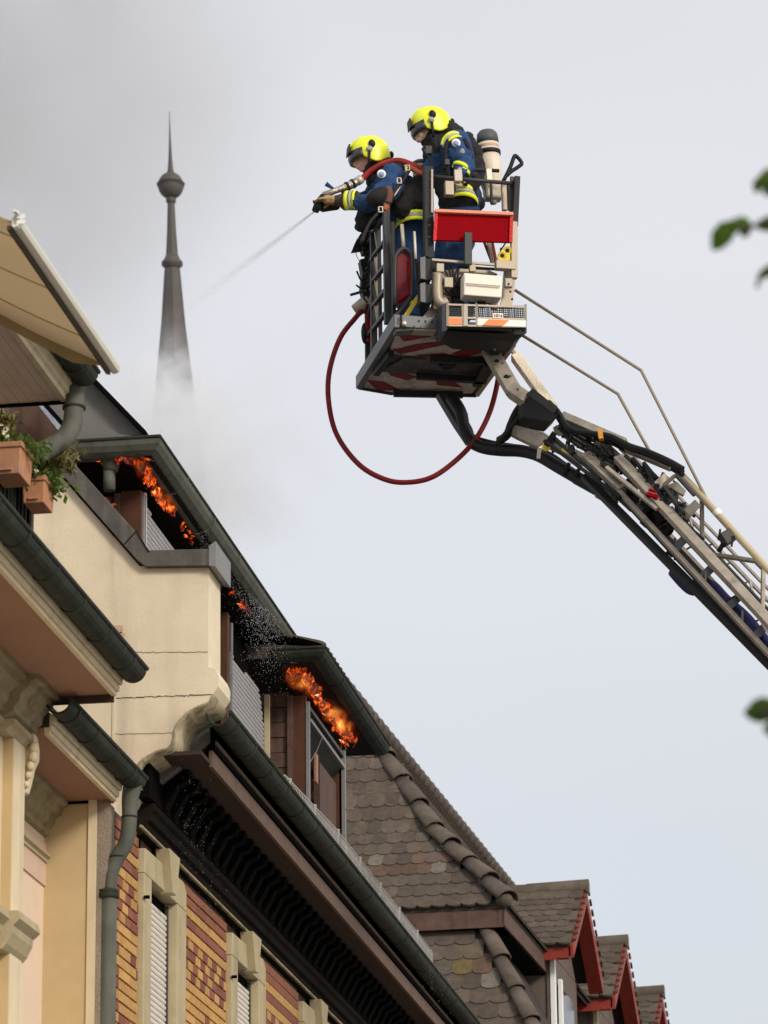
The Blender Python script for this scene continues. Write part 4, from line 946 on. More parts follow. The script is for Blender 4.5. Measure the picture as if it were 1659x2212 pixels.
def smoke(name, c, rad, dens, col, scale, label, thr=.42, seed=0, aniso=.2, sharp=.25):
    m = bpy.data.materials.new(name+'_volume'); m.use_nodes = True; t = m.node_tree; t.nodes.clear(); n = t.nodes.new; l = t.links.new
    out = n('ShaderNodeOutputMaterial'); pv = n('ShaderNodeVolumePrincipled'); pv.inputs['Color'].default_value = (*col, 1); pv.inputs['Anisotropy'].default_value = aniso
    tc = n('ShaderNodeTexCoord'); ln = n('ShaderNodeVectorMath'); ln.operation = 'LENGTH'; l(tc.outputs['Object'], ln.inputs[0])
    fo = n('ShaderNodeMapRange'); fo.interpolation_type = 'SMOOTHSTEP'; fo.inputs[1].default_value = 1.0; fo.inputs[2].default_value = .15; l(ln.outputs['Value'], fo.inputs[0])
    ge = n('ShaderNodeNewGeometry'); mp = n('ShaderNodeMapping'); mp.inputs['Location'].default_value = (seed, seed*.7, 0); l(ge.outputs['Position'], mp.inputs[0])
    nz = n('ShaderNodeTexNoise'); nz.inputs['Scale'].default_value = scale; nz.inputs['Detail'].default_value = 4; nz.inputs['Roughness'].default_value = .55; l(mp.outputs[0], nz.inputs['Vector'])
    th = n('ShaderNodeMapRange'); th.inputs[1].default_value = thr; th.inputs[2].default_value = thr+sharp; l(nz.outputs['Fac'], th.inputs[0])
    m1 = n('ShaderNodeMath'); m1.operation = 'MULTIPLY'; l(fo.outputs[0], m1.inputs[0]); l(th.outputs[0], m1.inputs[1])
    m2 = n('ShaderNodeMath'); m2.operation = 'MULTIPLY'; l(m1.outputs[0], m2.inputs[0]); m2.inputs[1].default_value = dens
    l(m2.outputs[0], pv.inputs['Density']); l(pv.outputs[0], out.inputs['Volume'])
    a = MB().ball((0, 0, 0), 1.0, nu=20, nv=12); o = obj(name, a, m); o.location = tuple(c); o.scale = rad
    tag(o, label, 'smoke', kind='stuff'); return o
smoke('smoke', on(375, 1000, 1, 50), (1.6, 2.2, 1.75), 2.6, (.95, .965, .985), 2.1, 'pale steam and smoke hiding the lower part of the spire', .38, 3, sharp=.22)
smoke('smoke', on(362, 885, 1, 50), (1.0, 1.6, 1.4), 1.8, (.95, .965, .985), 3.2, 'thin pale wisps of steam curling up the spire', .47, 14, sharp=.14)
smoke('smoke', on(470, 1020, 1, 50), (1.9, 2.5, 2.4), .5, (.88, .89, .91), 1.4, 'thin grey haze drifting off the gutter of the upper dormer', .45, 9, sharp=.2)
smoke('smoke', on(250, 830, 1, 46), (1.2, 2, 1.6), .35, (.93, .945, .97), 1.6, 'faint steam above the grey gable beside the awning', .40, 22, sharp=.2)
smoke('smoke', on(-60, 160, 1, 120), (14, 10, 15), .25, (.76, .775, .80), .13, 'dull grey smoke drifting across the upper left sky', .30, 5)
# ================================================================== aerial ladder basket
AZ = R_(-19.34)
wd = np.array([math.sin(AZ), math.cos(AZ), 0]); ud = np.array([math.cos(AZ), -math.sin(AZ), 0])
_r = ray(1000, 700); BO = CAM+_r/np.linalg.norm(_r)*29
def bp(x, y, w=0.0): return onp(x, y, BO+wd*w, wd)
def uvz(P): d = np.array(P)-BO; return d @ ud, d @ wd, P[2]
ZF = bp(1000, 715)[2]
def loc(u, w, z): return BO*np.array([1, 1, 0])+ud*u+wd*w+ZU*z
DK = mat('dark_grey_frame', (.052, .052, .052), .5, .3, var=.15, bump=.001)
DK2 = mat('charcoal_frame', (.022, .022, .023), .55, .1, var=.2, bump=.001)
TAN = mat('warm_aluminium', (.37, .315, .24), .5, .35, var=.1, scale=9, bump=.001, col2=(.34, .28, .22))
TANL = mat('bright_aluminium', (.60, .52, .42), .45, .3, var=.08, bump=.001)
GRYA = mat('grey_casting', (.12, .12, .122), .5, .3, var=.12, bump=.002)
REDP = mat('red_panel', (.27, .002, .006), .7, var=.1, bump=.001, spec=.04)
REDT = mat('red_panel_top', (.75, .28, .17), .5, var=.1, bump=0)
ORG = mat('orange_reflective', (.85, .25, .09), .5, var=.05, bump=0)
WHR = mat('white_reflective', (.85, .83, .78), .5, var=.04, bump=0)
LAMPW = mat('cream_floodlight', (.92, .84, .72), .45, var=.03, bump=0)
YEL = mat('yellow_plastic', (.70, .52, .06), .5, var=.08, bump=0)
RUB = mat('black_rubber', (.012, .012, .013), .55, var=.3, bump=.001)
HOSE = mat('red_hose', (.17, .010, .012), .6, var=.15, scale=20, bump=.001, bscale=200)
BLUEC = mat('blue_cable', (.02, .022, .09), .6, var=.2, bump=.001)
USTR = mat('dull_red_stripe', (.19, .018, .022), .7, var=.35, scale=10); UWHT = mat('dull_white_stripe', (.44, .385, .34), .7, var=.35, scale=10, col2=(.26, .22, .20))
UNDR = mat('underside_metal', (.10, .095, .09), .7, .2, var=.3, scale=8, col2=(.05, .048, .045))
MIRP = mat('reddish_plate', (.16, .022, .028), .5, var=.3, bump=.001, spec=.1)
bk_ = thing('rescue_basket', 'firefighting ladder basket with red front panel and striped underside', 'rescue basket', BO)
# floor tray: outline from the photograph on the level of the underside
fl = [(858, 705), (775, 838), (850, 851), (1030, 855), (1110, 745), (1138, 722)]
FP = [on(x, y, 2, ZF) for x, y in fl]
FP = [P for P in FP]
obj('floor_tray', MB().prism([P+ZU*.012 for P in FP], ZU*.06), UNDR, bk_)
def edge(name, p, q, h, t_, m, z0=-.01): 
    a = MB(); p = np.array(p); q = np.array(q); a.beam(p+ZU*(z0+h/2), q+ZU*(z0+h/2), t_, h); return obj(name, a, m, bk_, bevel=.006)
edge('side_rail', FP[0], FP[1], .11, .05, GRYA)
edge('corner_rail', FP[1], FP[2], .07, .04, DK2)
edge('rear_rail', FP[2], FP[3], .05, .04, DK2)
edge('side_rail', FP[3], FP[4], .10, .04, TAN)
edge('front_rail', FP[0]+ud*.03, on(940, 712, 2, ZF), .10, .05, GRYA)
obj('step_box', MB().prism([bp(893, 690, -.02), bp(943, 692, -.02), bp(943, 715, -.02), bp(893, 713, -.02)], wd*.12), TAN, bk_, bevel=.005)
obj('rubber_corner', MB().prism([bp(849, 689, .02), bp(894, 689, -.03), bp(894, 713, -.03), bp(856, 716, -.01)], wd*.12), GRYA, bk_, bevel=.008)
obj('bolt', MB().lathe(bp(873, 700, -.04), [(.02, 0), (.02, .02), (.012, .025)], 8, ax=-wd), TANL, bk_)
# striped under plates and frame members below the floor
def onf(x, y, dz=0): return on(x, y, 2, ZF+dz)
def strip(name, pts, m, dz=0, th=.004): return obj(name, MB().prism([onf(x, y, dz) for x, y in pts], ZU*th), m, bk_)
strip('under_plate', [(855, 722), (1000, 728), (1080, 745), (1050, 775), (880, 768), (840, 762)], UWHT, .004)
for q in ([(862, 726), (905, 722), (930, 728), (872, 738)], [(850, 757), (900, 744), (960, 738), (975, 742), (905, 757), (865, 766)], [(975, 765), (1020, 748), (1060, 750), (1050, 760), (1010, 770)], [(900, 768), (960, 764), (1000, 772), (940, 773)]): strip('red_stripe', q, USTR, -.002)
strip('under_plate', [(800, 808), (855, 800), (1040, 822), (1020, 850), (850, 848), (785, 838)], UWHT, .004)
for q in ([(835, 800), (860, 802), (900, 815), (880, 822), (845, 812)], [(792, 822), (830, 826), (865, 844), (815, 843)], [(940, 818), (975, 822), (1000, 838), (945, 832)]): strip('red_stripe', q, USTR, -.002)
for p, q, wdt in (((975, 735), (1090, 742), .06), ((930, 776), (1075, 782), .05), ((900, 812), (1050, 822), .05), ((850, 850), (1000, 853), .04), ((845, 764), (812, 806), .05), ((1075, 745), (1030, 830), .07)):
    obj('under_beam', MB().beam(onf(*p, -.035), onf(*q, -.035), wdt, .05), DK2, bk_)
obj('under_hatch', MB().prism([onf(x, y, -.02) for x, y in [(948, 790), (970, 786), (985, 790), (978, 797), (960, 800)]], ZU*.02), RUB, bk_)
obj('under_cover', MB().prism([onf(x, y, -.01) for x, y in [(870, 775), (920, 778), (900, 808), (820, 803)]], ZU*.02), UNDR, bk_)
# uprights of the near side
def bar(name, p, q, w_, m, w0=0, w1=None, parent=None, dep=None, round_=False):
    P, Q = bp(*p, w0), bp(*q, w0 if w1 is None else w1)
    a = MB()
    if round_: a.tube([P, Q], w_/2, 10)
    else: a.beam(P, Q, w_, dep or w_, up=wd)
    return obj(name, a, m, parent or bk_, bevel=0 if round_ else .004)
bar('upright', (924, 362), (926, 560), .075, DK2, .05)
bar('upright_highlight', (933, 366), (933, 460), .018, TAN, .0)  # pale strip stands in for the highlight on the upright
bar('upright', (1117, 382), (1112, 490), .045, DK2, 0); bar('upright', (1106, 382), (1104, 470), .03, DK, .06)
bar('lower_upright', (1110, 480), (1110, 602), .05, TAN, .0)
bar('handrail', (930, 381), (1115, 397), .032, DK, .02, round_=True)
bar('handrail', (955, 363), (1078, 369), .03, DK2, .18, round_=True)
bar('rail_clamp', (1055, 366), (1057, 392), .045, TANL, .1)
bar('rail_clamp', (989, 368), (990, 392), .06, mat('pale_clamp', (.62, .54, .46), .6), .0, dep=.03)
bar('control_box', (969, 394), (970, 424), .07, TAN, .02)
fp_ = obj('front_panel', MB().prism([bp(941, 455, -.06), bp(1108, 463, -.06), bp(1106, 523, -.03), bp(937, 518, -.03)], wd*.03), REDP, bk_)
obj('panel_lip', MB().prism([bp(941, 451, -.09), bp(1109, 458, -.09), bp(1109, 464, -.09), bp(941, 457, -.09)], wd*.06), REDT, fp_)
obj('panel_edge', MB().prism([bp(939, 457, -.075), bp(946, 457, -.075), bp(943, 519, -.045), bp(936, 519, -.045)], wd*.012), mat('bright_red_edge', (.65, .03, .03), .5), fp_)
obj('panel_edge', MB().prism([bp(1102, 463, -.075), bp(1109, 463, -.075), bp(1107, 523, -.045), bp(1100, 523, -.045)], wd*.012), mat('bright_red_edge2', (.65, .03, .03), .5), fp_)
bar('centre_strut', (1011, 503), (1011, 572), .06, DK, -.08, dep=.03)
bar('cross_rail', (915, 560), (1080, 573), .022, TAN, .0); bar('cross_rail', (1070, 573), (1112, 576), .07, TAN, .0)
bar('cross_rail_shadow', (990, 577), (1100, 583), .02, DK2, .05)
for y0, y1 in ((552, 605), (608, 655)):
    l_ = obj('side_lamp', MB().prism([bp(908, y0+4, -.05), bp(922, y0, -.06), bp(934, y0+6, -.02), bp(934, y1-3, -.02), bp(922, y1, -.06), bp(908, y1-2, -.05)], wd*.12), RUB, bk_, bevel=.006)
    obj('lamp_lens', MB().prism([bp(908, y0+4, -.075), bp(919, y0+2, -.075), bp(919, y1-2, -.075), bp(909, y1-4, -.075)], wd*.02), GRYA, l_)
cb_ = smooth_path([bp(x, y, .0) for x, y in ((945, 592), (944, 625), (946, 648), (955, 656), (965, 652))], 5)
obj('curved_bracket', MB().tube(cb_, .045, 10), TAN, bk_)
obj('back_plate', MB().prism([bp(x, y, .10) for x, y in [(938, 600), (962, 590), (985, 602), (985, 660), (950, 668), (930, 700), (905, 696), (932, 660)]], wd*.03), TAN, bk_)
obj('back_plate', MB().prism([bp(x, y, .10) for x, y in [(955, 585), (1000, 580), (1030, 574), (1060, 585), (1075, 592), (1000, 604), (962, 600)]], wd*.06), TAN, bk_)
obj('side_plate', MB().prism([bp(x, y, .08) for x, y in [(1090, 575), (1110, 580), (1113, 610), (1106, 665), (1080, 665), (1085, 640)]], wd*.03), TAN, bk_)
fw_l = obj('floodlight', MB().prism([bp(1002, 589, -.16), bp(1084, 596, -.16), bp(1084, 643, -.14), bp(1002, 637, -.14)], wd*.14), LAMPW, bk_, bevel=.008)
obj('lens_seam', MB().beam(bp(1006, 612, -.165), bp(1081, 618, -.165), .01, .006), TAN, fw_l)
obj('lens_seam', MB().beam(bp(1005, 592, -.168), bp(1004, 636, -.155), .010, .006), WHT, fw_l)
obj('lamp_yoke', MB().prism([bp(1000, 590, -.05), bp(1003, 590, -.05), bp(1003, 645, -.05), bp(1000, 645, -.05)], wd*.1), DK2, fw_l)
obj('control_unit', MB().prism([bp(978, 598, .02), bp(1001, 598, .02), bp(1001, 655, .02), bp(980, 655, .02)], wd*.15), RUB, bk_, bevel=.005)
y_ = MB()
for (x, y, r) in ((1096, 541, .035), (1084, 553, .035)): y_.tube([bp(x, y, -.02), bp(x, y, .02)], r, 14)
y_.prism([bp(x, y, -.015) for x, y in [(1076, 548), (1090, 535), (1102, 535), (1102, 562), (1076, 567)]], wd*.03)
yf = obj('yellow_coupling', y_, YEL, bk_)
for (x, y) in ((1096, 541), (1085, 552)): obj('hole', MB().tube([bp(x, y, -.024), bp(x, y, -.018)], .016, 12), DK2, yf)
# front platform with mesh and warning stripes
pf = obj('front_platform', MB().prism([bp(958, 706, -.22), bp(1137, 714, -.22), bp(1132, 722, .02), bp(958, 716, .02)], ZU*.03), DK2, bk_)
for p, q in (((966, 658), (1137, 664)), ((966, 686), (1137, 690)), ((966, 703), (1137, 706))): obj('mesh_frame', MB().beam(bp(*p, -.24), bp(*q, -.24), .014), TAN, pf)
for x in (967, 1000, 1006, 1030, 1135): obj('mesh_frame', MB().beam(bp(x, 658, -.24), bp(x, 705, -.24), .018 if x != 1006 else .03), TANL if x == 1006 else TAN, pf)
obj('end_plate', MB().prism([bp(955, 657, -.24), bp(966, 655, -.24), bp(966, 712, -.24), bp(955, 716, -.24)], wd*.25), mat('blue_black_plate', (.035, .04, .055), .5), pf)
gm = MB()
for i in range(26): x = 970+i*6.4; gm.beam(bp(x, 660, -.235), bp(x+2, 687, -.235), .004)
for i in range(6): y = 662+i*4.6; gm.beam(bp(968, y, -.233), bp(1134, y+6, -.233), .004)
g_ = obj('wire_mesh', gm, DK, pf); g_['kind'] = 'stuff'
gm = MB()
for i in range(36): x = 970+i*4.5; gm.beam(bp(x, 660, -.03), bp(x+2, 690, -.03), .006)
for i in range(7): y = 662+i*4.4; gm.beam(bp(968, y, -.03), bp(1130, y+6, -.03), .006)
g_ = obj('wire_mesh', gm, DK2, pf); g_['kind'] = 'stuff'
obj('warning_plate', MB().prism([bp(968, 686, -.25), bp(998, 688, -.25), bp(998, 701, -.25), bp(968, 700, -.25)], wd*.008), ORG, pf)
wp = obj('warning_plate', MB().prism([bp(1030, 688, -.25), bp(1136, 692, -.25), bp(1136, 706, -.25), bp(1030, 702, -.25)], wd*.008), WHR, pf)
obj('orange_stripe', MB().prism([bp(1056, 689.5, -.256), bp(1100, 691.5, -.256), bp(1085, 704, -.256), bp(1042, 702.5, -.256)], wd*.004), ORG, wp)
npl = obj('number_plate', MB().prism([bp(1065, 676, -.252), bp(1087, 677, -.252), bp(1087, 688, -.252), bp(1065, 687, -.252)], wd*.006), TANL, pf)
fc = bpy.data.curves.new('plate_number', 'FONT'); fc.body = '1014'; fc.size = .035; fc.align_x = 'CENTER'; fc.align_y = 'CENTER'; fc.extrude = .001
fo_ = bpy.data.objects.new('plate_curve', fc); me_ = bpy.data.meshes.new_from_object(fo_); bpy.data.objects.remove(fo_); me_.materials.clear(); me_.materials.append(DK2)
fo_ = bpy.data.objects.new('plate_number', me_); COL.objects.link(fo_); fo_.parent = npl
Pn = bp(1076, 682, -.256); fo_.matrix_local = Matrix.Translation([-v for v in org(bk_)]) @ frame(Pn, ud, ZU, -wd)
obj('tow_ring', MB().tube([bp(1108, 712, -.2), bp(1112, 722, -.2), bp(1128, 722, -.2), bp(1134, 708, -.2)], .012, 8), DK2, pf)
obj('under_box', MB().prism([bp(962, 714, -.12), bp(1130, 722, -.12), bp(1112, 738, -.02), bp(990, 731, -.02)], wd*.25), DK2, bk_, bevel=.01)
bm_ = MB(); rr_ = random.Random(6)
for (p, q, n_) in (((926, 375), (927, 550), 7), ((897, 694), (940, 696), 3), ((1092, 590), (1108, 655), 4), ((1060, 742), (1126, 856), 4)):
    for i in range(n_): u = (i+.5)/n_; P = bp(p[0]+(q[0]-p[0])*u, p[1]+(q[1]-p[1])*u, -.085); bm_.tube([P, P-wd*.012], .009, 8)
o_ = obj('bolt_heads', bm_, DK2, bk_); o_['kind'] = 'stuff'
for i in range(5):
    x0 = rr_.uniform(955, 1000); obj('cable', MB().tube(smooth_path([bp(x0, 575, .0), bp(x0-8+i*5, 600, -.03), bp(x0+6-i*3, 630, .0), bp(985+i*14, 652, .04), bp(1010+i*16, 662, .1)], 4), .008, 6), RUB, bk_)
for (x, y, s1) in ((950, 580, .03), (968, 612, .035), (962, 672, .03), (1002, 668, .028), (1040, 655, .03), (1068, 660, .025), (1098, 612, .03), (1093, 690, .02), (1020, 580, .025)):
    obj('fitting', MB().obox(bp(x, y, -.02), (ud, wd, ZU), (s1, s1*.8, s1*1.2)), DK2 if (x+y) % 2 else TAN, bk_, bevel=.005)
# left side: folded ladder and lattice
SW = lambda x: 0  # placeholder kept simple
def side(x, y, w): return bp(x, y, w)
for x0, x1, yt, yb, w_, th, m in ((834, 838, 440, 700, .45, .055, DK), (818, 822, 470, 735, .75, .03, DK), (806, 808, 468, 765, .95, .05, DK), (793, 795, 505, 785, 1.25, .045, DK2), (848, 851, 480, 690, .30, .03, DK2)):
    bar('side_upright', (x0, yt), (x1, yb), th, m, w_)
for y in (480, 533, 586, 640, 690): bar('lattice_step', (807, y+20), (832, y-12), .035, DK, .9, .5)
for y in (515, 560, 610, 665, 715): bar('lattice_brace', (793, y+14), (806, y-6), .03, RUB, 1.2, .95)
for y in (500, 555, 600, 655): bar('back_strip', (812, y), (818, y+40), .03, TAN, .85)
obj('tool_cluster', MB().prism([bp(x, y, 1.2) for x, y in [(793, 468), (803, 480), (800, 545), (785, 545), (782, 535), (762, 538), (770, 518), (782, 500)]], wd*.1), RUB, bk_)
obj('tool_cluster', MB().prism([bp(x, y, 1.15) for x, y in [(778, 560), (796, 556), (798, 640), (790, 660), (780, 620), (783, 590)]], wd*.1), RUB, bk_)
cl_ = MB(); rr_ = random.Random(4)
for i in range(46):
    x = rr_.uniform(770, 800); y = rr_.uniform(470, 700)
    if 545 < y < 570 or x < 776+abs(y-520)*.05: continue
    P = bp(x, y, rr_.uniform(1.0, 1.3)); s1 = rr_.uniform(.01, .03); ax3 = np.array([rr_.gauss(0, 1) for _ in range(3)]); ax3 /= np.linalg.norm(ax3)
    if i % 2: cl_.beam(P, P+ax3*rr_.uniform(.05, .14), s1*.6)
    else: cl_.tube([P, P+ax3*.03, P+ax3*.07+ZU*.03], s1*.6, 7)
o_ = obj('hanging_fittings', cl_, RUB, bk_); o_['kind'] = 'stuff'
obj('thin_cord', MB().tube(smooth_path([bp(x, y, 1.25) for x, y in ((768, 538), (770, 552), (778, 566), (786, 572))], 4), .003, 5), RUB, bk_)
obj('hose_coupling', MB().tube([bp(768, 672, 1.25), bp(790, 655, 1.2), bp(797, 648, 1.15)], [.055, .06, .04], 12), TAN, bk_)
bar('red_strip', (793, 655), (797, 740), .02, REDP, 1.15)
obj('marker_light', MB().ball(bp(788, 720, 1.2), (.03, .05, .09)), RUB, bk_)
lp = smooth_path([bp(x, y, .2) for x, y in ((853, 660), (853, 570), (858, 548), (872, 537), (885, 545), (890, 560), (890, 630), (884, 648), (868, 668), (853, 685))], 4)
hp2 = obj('red_side_plate', MB().prism([bp(x, y, .22) for x, y in [(855, 570), (860, 554), (873, 542), (884, 552), (886, 565), (886, 625), (880, 642), (868, 655), (856, 665)]], wd*.02), MIRP, bk_)
obj('plate_tube', MB().tube(lp, .018, 8), DK, hp2)
for p, q in (((862, 650), (884, 636)),): obj('plate_edge', MB().beam(bp(*p, .20), bp(*q, .20), .03, .01), REDP, hp2)
obj('rear_plate_edge', MB().beam(bp(884, 560, .2), bp(885, 630, .2), .012, .01), REDP, hp2)
bar('silver_tube', (868, 485), (873, 545), .03, TANL, .25, round_=True)
bar('ratchet_strap', (905, 640), (872, 690), .035, YEL, .12)
for (p, q, w_, th, m) in (((1060, 385), (1062, 440), .3, .02, DK), ((1088, 395), (1090, 455), .25, .04, TAN), ((1098, 398), (1100, 455), .15, .025, DK2), ((1062, 520), (1072, 570), .3, .025, HOSE), ((1056, 522), (1064, 572), .25, .03, TAN), ((1046, 523), (1060, 560), .3, .02, REDP), ((1082, 535), (1078, 575), .1, .012, DK2), ((1092, 525), (1082, 540), .1, .012, DK2), ((900, 560), (912, 700), .4, .03, DK2), ((936, 560), (936, 600), .1, .03, RUB), ((895, 500), (898, 560), .35, .02, TANL)):
    bar('inner_fitting', p, q, th, m, w_)
hd = smooth_path([bp(x, y, .1) for x, y in ((1087, 392), (1102, 362), (1110, 340), (1115, 337), (1127, 352), (1120, 360), (1105, 370), (1094, 380))], 4)
obj('grab_handle', MB().tube(hd, .016, 8), RUB, bk_)
# ================================================================== ladder
def wl(x): return .45-(x-1060)/600*2.3
def lp_(x, y, o=0.0): return bp(x, y, wl(x)+o)
TAN = mat('ladder_aluminium', (.37, .325, .265), .5, .25, var=.14, scale=12, bump=.001, col2=(.22, .19, .155))
ld = thing('aerial_ladder', 'folding articulated turntable ladder of warm grey metal reaching in from the right edge', 'ladder', lp_(1400, 1150))
def lb(name, p, q, th, m=TAN, o=0.0, o2=None, dep=None):
    a = MB(); a.beam(lp_(*p, o), lp_(*q, o if o2 is None else o2), th, dep or th, up=wd); return obj(name, a, m, ld, bevel=.004)
def lt(name, pts, r, m, o=0.0, k=5): return obj(name, MB().tube(smooth_path([lp_(x, y, o) for x, y in pts], k), r, 10), m, ld)
lb('support_arm', (1046, 738), (1110, 846), .115, TAN, -.05, dep=.08); lb('support_arm_edge', (1038, 742), (1100, 852), .025, DK2, -.08)
for x, y in ((1073, 782), (1094, 815)): obj('arm_hole', MB().tube([lp_(x, y, -.10), lp_(x, y, -.085)], .022, 14), RUB, ld)
lb('support_arm', (1105, 843), (1142, 868), .10, TAN, -.05)
lb('piston', (1113, 770), (1195, 885), .075, mat('cream_cylinder', (.78, .68, .53), .4, .1), .2); lb('piston_rod', (1103, 752), (1120, 778), .03, TAN, .2)
obj('joint_plate', MB().prism([lp_(x, y, -.1) for x, y in [(1128, 862), (1150, 838), (1205, 880), (1210, 892), (1190, 912), (1126, 900)]], wd*.25), DK2, ld, bevel=.01)
obj('joint_plate', MB().prism([lp_(x, y, -.13) for x, y in [(1137, 850), (1152, 838), (1204, 880), (1198, 893)]], wd*.03), DK, ld, bevel=.006)
obj('lower_arm', MB().prism([lp_(x, y, .25) for x, y in [(946, 850), (988, 852), (1000, 880), (1008, 905), (1018, 930), (1012, 955), (985, 915)]], wd*.1), RUB, ld)
for x, y, r in ((974, 868, .022), (984, 886, .022)): obj('arm_hole', MB().tube([lp_(x, y, .235), lp_(x, y, .245)], r, 12), WHT, ld)
obj('arm_clamp', MB().beam(lp_(992, 902, .2), lp_(1008, 896, .2), .04), TANL, ld)
lt('rubber_hose', [(975, 858), (995, 890), (1003, 925), (1015, 950), (1040, 966), (1080, 972), (1125, 974), (1165, 985), (1205, 1008), (1250, 1034), (1300, 1062)], .050, RUB, .15)
lt('rubber_hose', [(985, 880), (1012, 925), (1022, 945), (1060, 958), (1120, 968), (1180, 980), (1240, 1020), (1330, 1075)], .028, RUB, .28)
obj('hose_clamp', MB().beam(lp_(1166, 970, .1), lp_(1164, 992, .1), .03, .05), TANL, ld)
lt('link_hose', [(1145, 858), (1120, 885), (1105, 915), (1095, 940), (1078, 952)], .034, RUB, .05); lt('link_hose', [(1150, 870), (1118, 905), (1090, 938), (1070, 960)], .018, DK2, -.02)
obj('bracket_plate', MB().prism([lp_(x, y, .05) for x, y in [(1092, 930), (1112, 918), (1175, 934), (1190, 945), (1162, 965), (1120, 945)]], wd*.06), TAN, ld)
obj('boom_plate', MB().prism([lp_(x, y, .0) for x, y in [(1186, 955), (1200, 950), (1265, 980), (1272, 990), (1258, 1000), (1188, 965)]], wd*.06), TAN, ld)
obj('yellow_label', MB().prism([lp_(x, y, -.01) for x, y in [(1216, 962), (1245, 972), (1241, 986), (1213, 975)]], wd*.006), mat('yellow_label', (.80, .66, .16), .6), ld)
obj('yellow_pin', MB().tube([lp_(1180, 965, -.05), lp_(1180, 965, .1)], .035, 14), YEL, ld); lb('pin_link', (1180, 962), (1198, 935), .045, RUB, -.04)
lb('link_bar', (1176, 952), (1340, 1075), .025, RUB, -.06)
for (p, q, th, m, o) in (((1215, 900), (1350, 958), .065, TAN, .2), ((1200, 925), (1330, 1010), .045, TAN, .1), ((1265, 985), (1345, 1060), .075, TAN, .0), ((1290, 950), (1400, 1050), .06, TAN, .15),
                         ((1195, 945), (1300, 1035), .03, DK, .0), ((1240, 1035), (1330, 1085), .05, DK, .2), ((1290, 1062), (1320, 1078), .07, TAN, .1), ((1300, 1000), (1345, 1040), .035, DK2, -.03),
                         ((1340, 965), (1420, 1040), .04, TAN, .25), ((1310, 1010), (1420, 1100), .03, TAN, -.1), ((1355, 970), (1450, 1010), .05, TAN, .1), ((1300, 938), (1370, 975), .03, DK2, .1)):
    lb('boom_bar', p, q, th, m, o)
for x, y in ((1280, 965), (1255, 1005), (1310, 990), (1335, 1015), (1285, 1020), (1230, 1000)): lb('boom_strut', (x, y), (x-14, y+26), .03, DK2, .08)
for o, dy in ((-.05, 0), (.05, 7), (.12, 14)): lt('hose_bundle', [(1185, 868+dy), (1205, 888+dy), (1225, 920+dy), (1250, 932+dy), (1290, 937+dy), (1320, 942+dy), (1360, 962+dy), (1400, 975+dy), (1445, 995+dy), (1475, 1012+dy)], .019, RUB if dy != 6 else DK, o)
obj('hose_tie', MB().beam(lp_(1296, 928, -.1), lp_(1299, 950, -.1), .035, .05), mat('orange_tie', (.6, .28, .05), .5), ld)
# rails of the ladder sections
for o, sfx in ((0, ''), (.75, '')):
    far = o > 0; d_ = (16, -6) if far else (0, 0)
    lb('lower_rail', (1300+d_[0], 1022+d_[1]), (2200+d_[0], 2000+d_[1]), .036, TAN, o, dep=.05); lb('lower_rail_shade', (1296+d_[0], 1028+d_[1]), (2196+d_[0], 2009+d_[1]), .018, DK2, o)  # dark strip below paints the shade on the rail's underside
    if not far:
        lb('main_rail', (1335, 990), (2220, 1951), .072, TAN, o, dep=.06); lb('main_rail_flange', (1330, 998), (2215, 1960), .02, DK2, o-.01)
lb('bottom_rail', (1262, 1030), (2220, 2001), .055, RUB, .05, dep=.06); 
lb('upper_rail', (1430, 1058), (2200, 1861), .026, TAN, .7); lb('upper_rail', (1440, 1045), (2200, 1832), .022, TAN, .85)
lb('inner_rail', (1450, 1095), (2200, 1888), .02, DK, .55)
for i in range(15):
    x = 1350+i*57; y = 1055+i*64
    lb('rung', (x-14, y+10), (x+18, y-22), .062, RUB, -.02, .5)
for (x, y) in ((1398, 1098), (1420, 1128), (1445, 1140)): lb('cross_piece', (x-16, y+16), (x+16, y-10), .04, DK2, .1)
for x in (1455, 1520, 1600): yb_ = 1172+(x-1455)*1.08; lb('rail_strut', (x+3, yb_-10), (x+3, yb_+38), .018, DK, .0)
for x in (1490, 1560, 1620): yb_ = 1118+(x-1490)*1.05; lb('rail_strut', (x, yb_), (x+8, yb_+34), .018, TAN, .6)
ht = obj('handrail_tube', MB().tube([lp_(1460, 1012, .3), lp_(2200, 1823, .3)], .027, 12), mat('golden_tube', (.62, .50, .31), .5, .1, var=.03, bump=0), ld)
obj('handrail_joint', MB().ball(lp_(1550, 1108, .25), .035), WHT, ld)
for p, q in (((1516, 1078), (1517, 1180)), ((1540, 1198), (1632, 1212)), ((1632, 1212), (1650, 1230)), ((1649, 1228), (1647, 1330))): lb('handrail_post', p, q, .03, TAN, .3)
lb('head_frame', (1434, 1048), (1460, 1026), .03, TAN, -.05); lb('head_frame', (1460, 1026), (1500, 1070), .025, DK, -.05); lb('head_frame', (1434, 1050), (1480, 1110), .03, DK, -.05)
obj('head_plate', MB().prism([lp_(x, y, .0) for x, y in [(1440, 1048), (1462, 1040), (1482, 1060), (1478, 1070)]], wd*.04), TANL, ld)
obj('motor_box', MB().prism([lp_(x, y, -.08) for x, y in [(1478, 1100), (1502, 1078), (1515, 1092), (1492, 1116)]], wd*.12), TAN, ld, bevel=.006)
lb('red_handle', (1398, 1068), (1420, 1074), .03, REDP, -.1); lb('red_handle', (1402, 1058), (1416, 1062), .02, REDP, -.1)
obj('pulley_housing', MB().prism([lp_(x, y, .12) for x, y in [(1392, 1060), (1425, 1078), (1462, 1122), (1455, 1150), (1440, 1158), (1400, 1118), (1385, 1085)]], wd*.1), RUB, ld, bevel=.01)
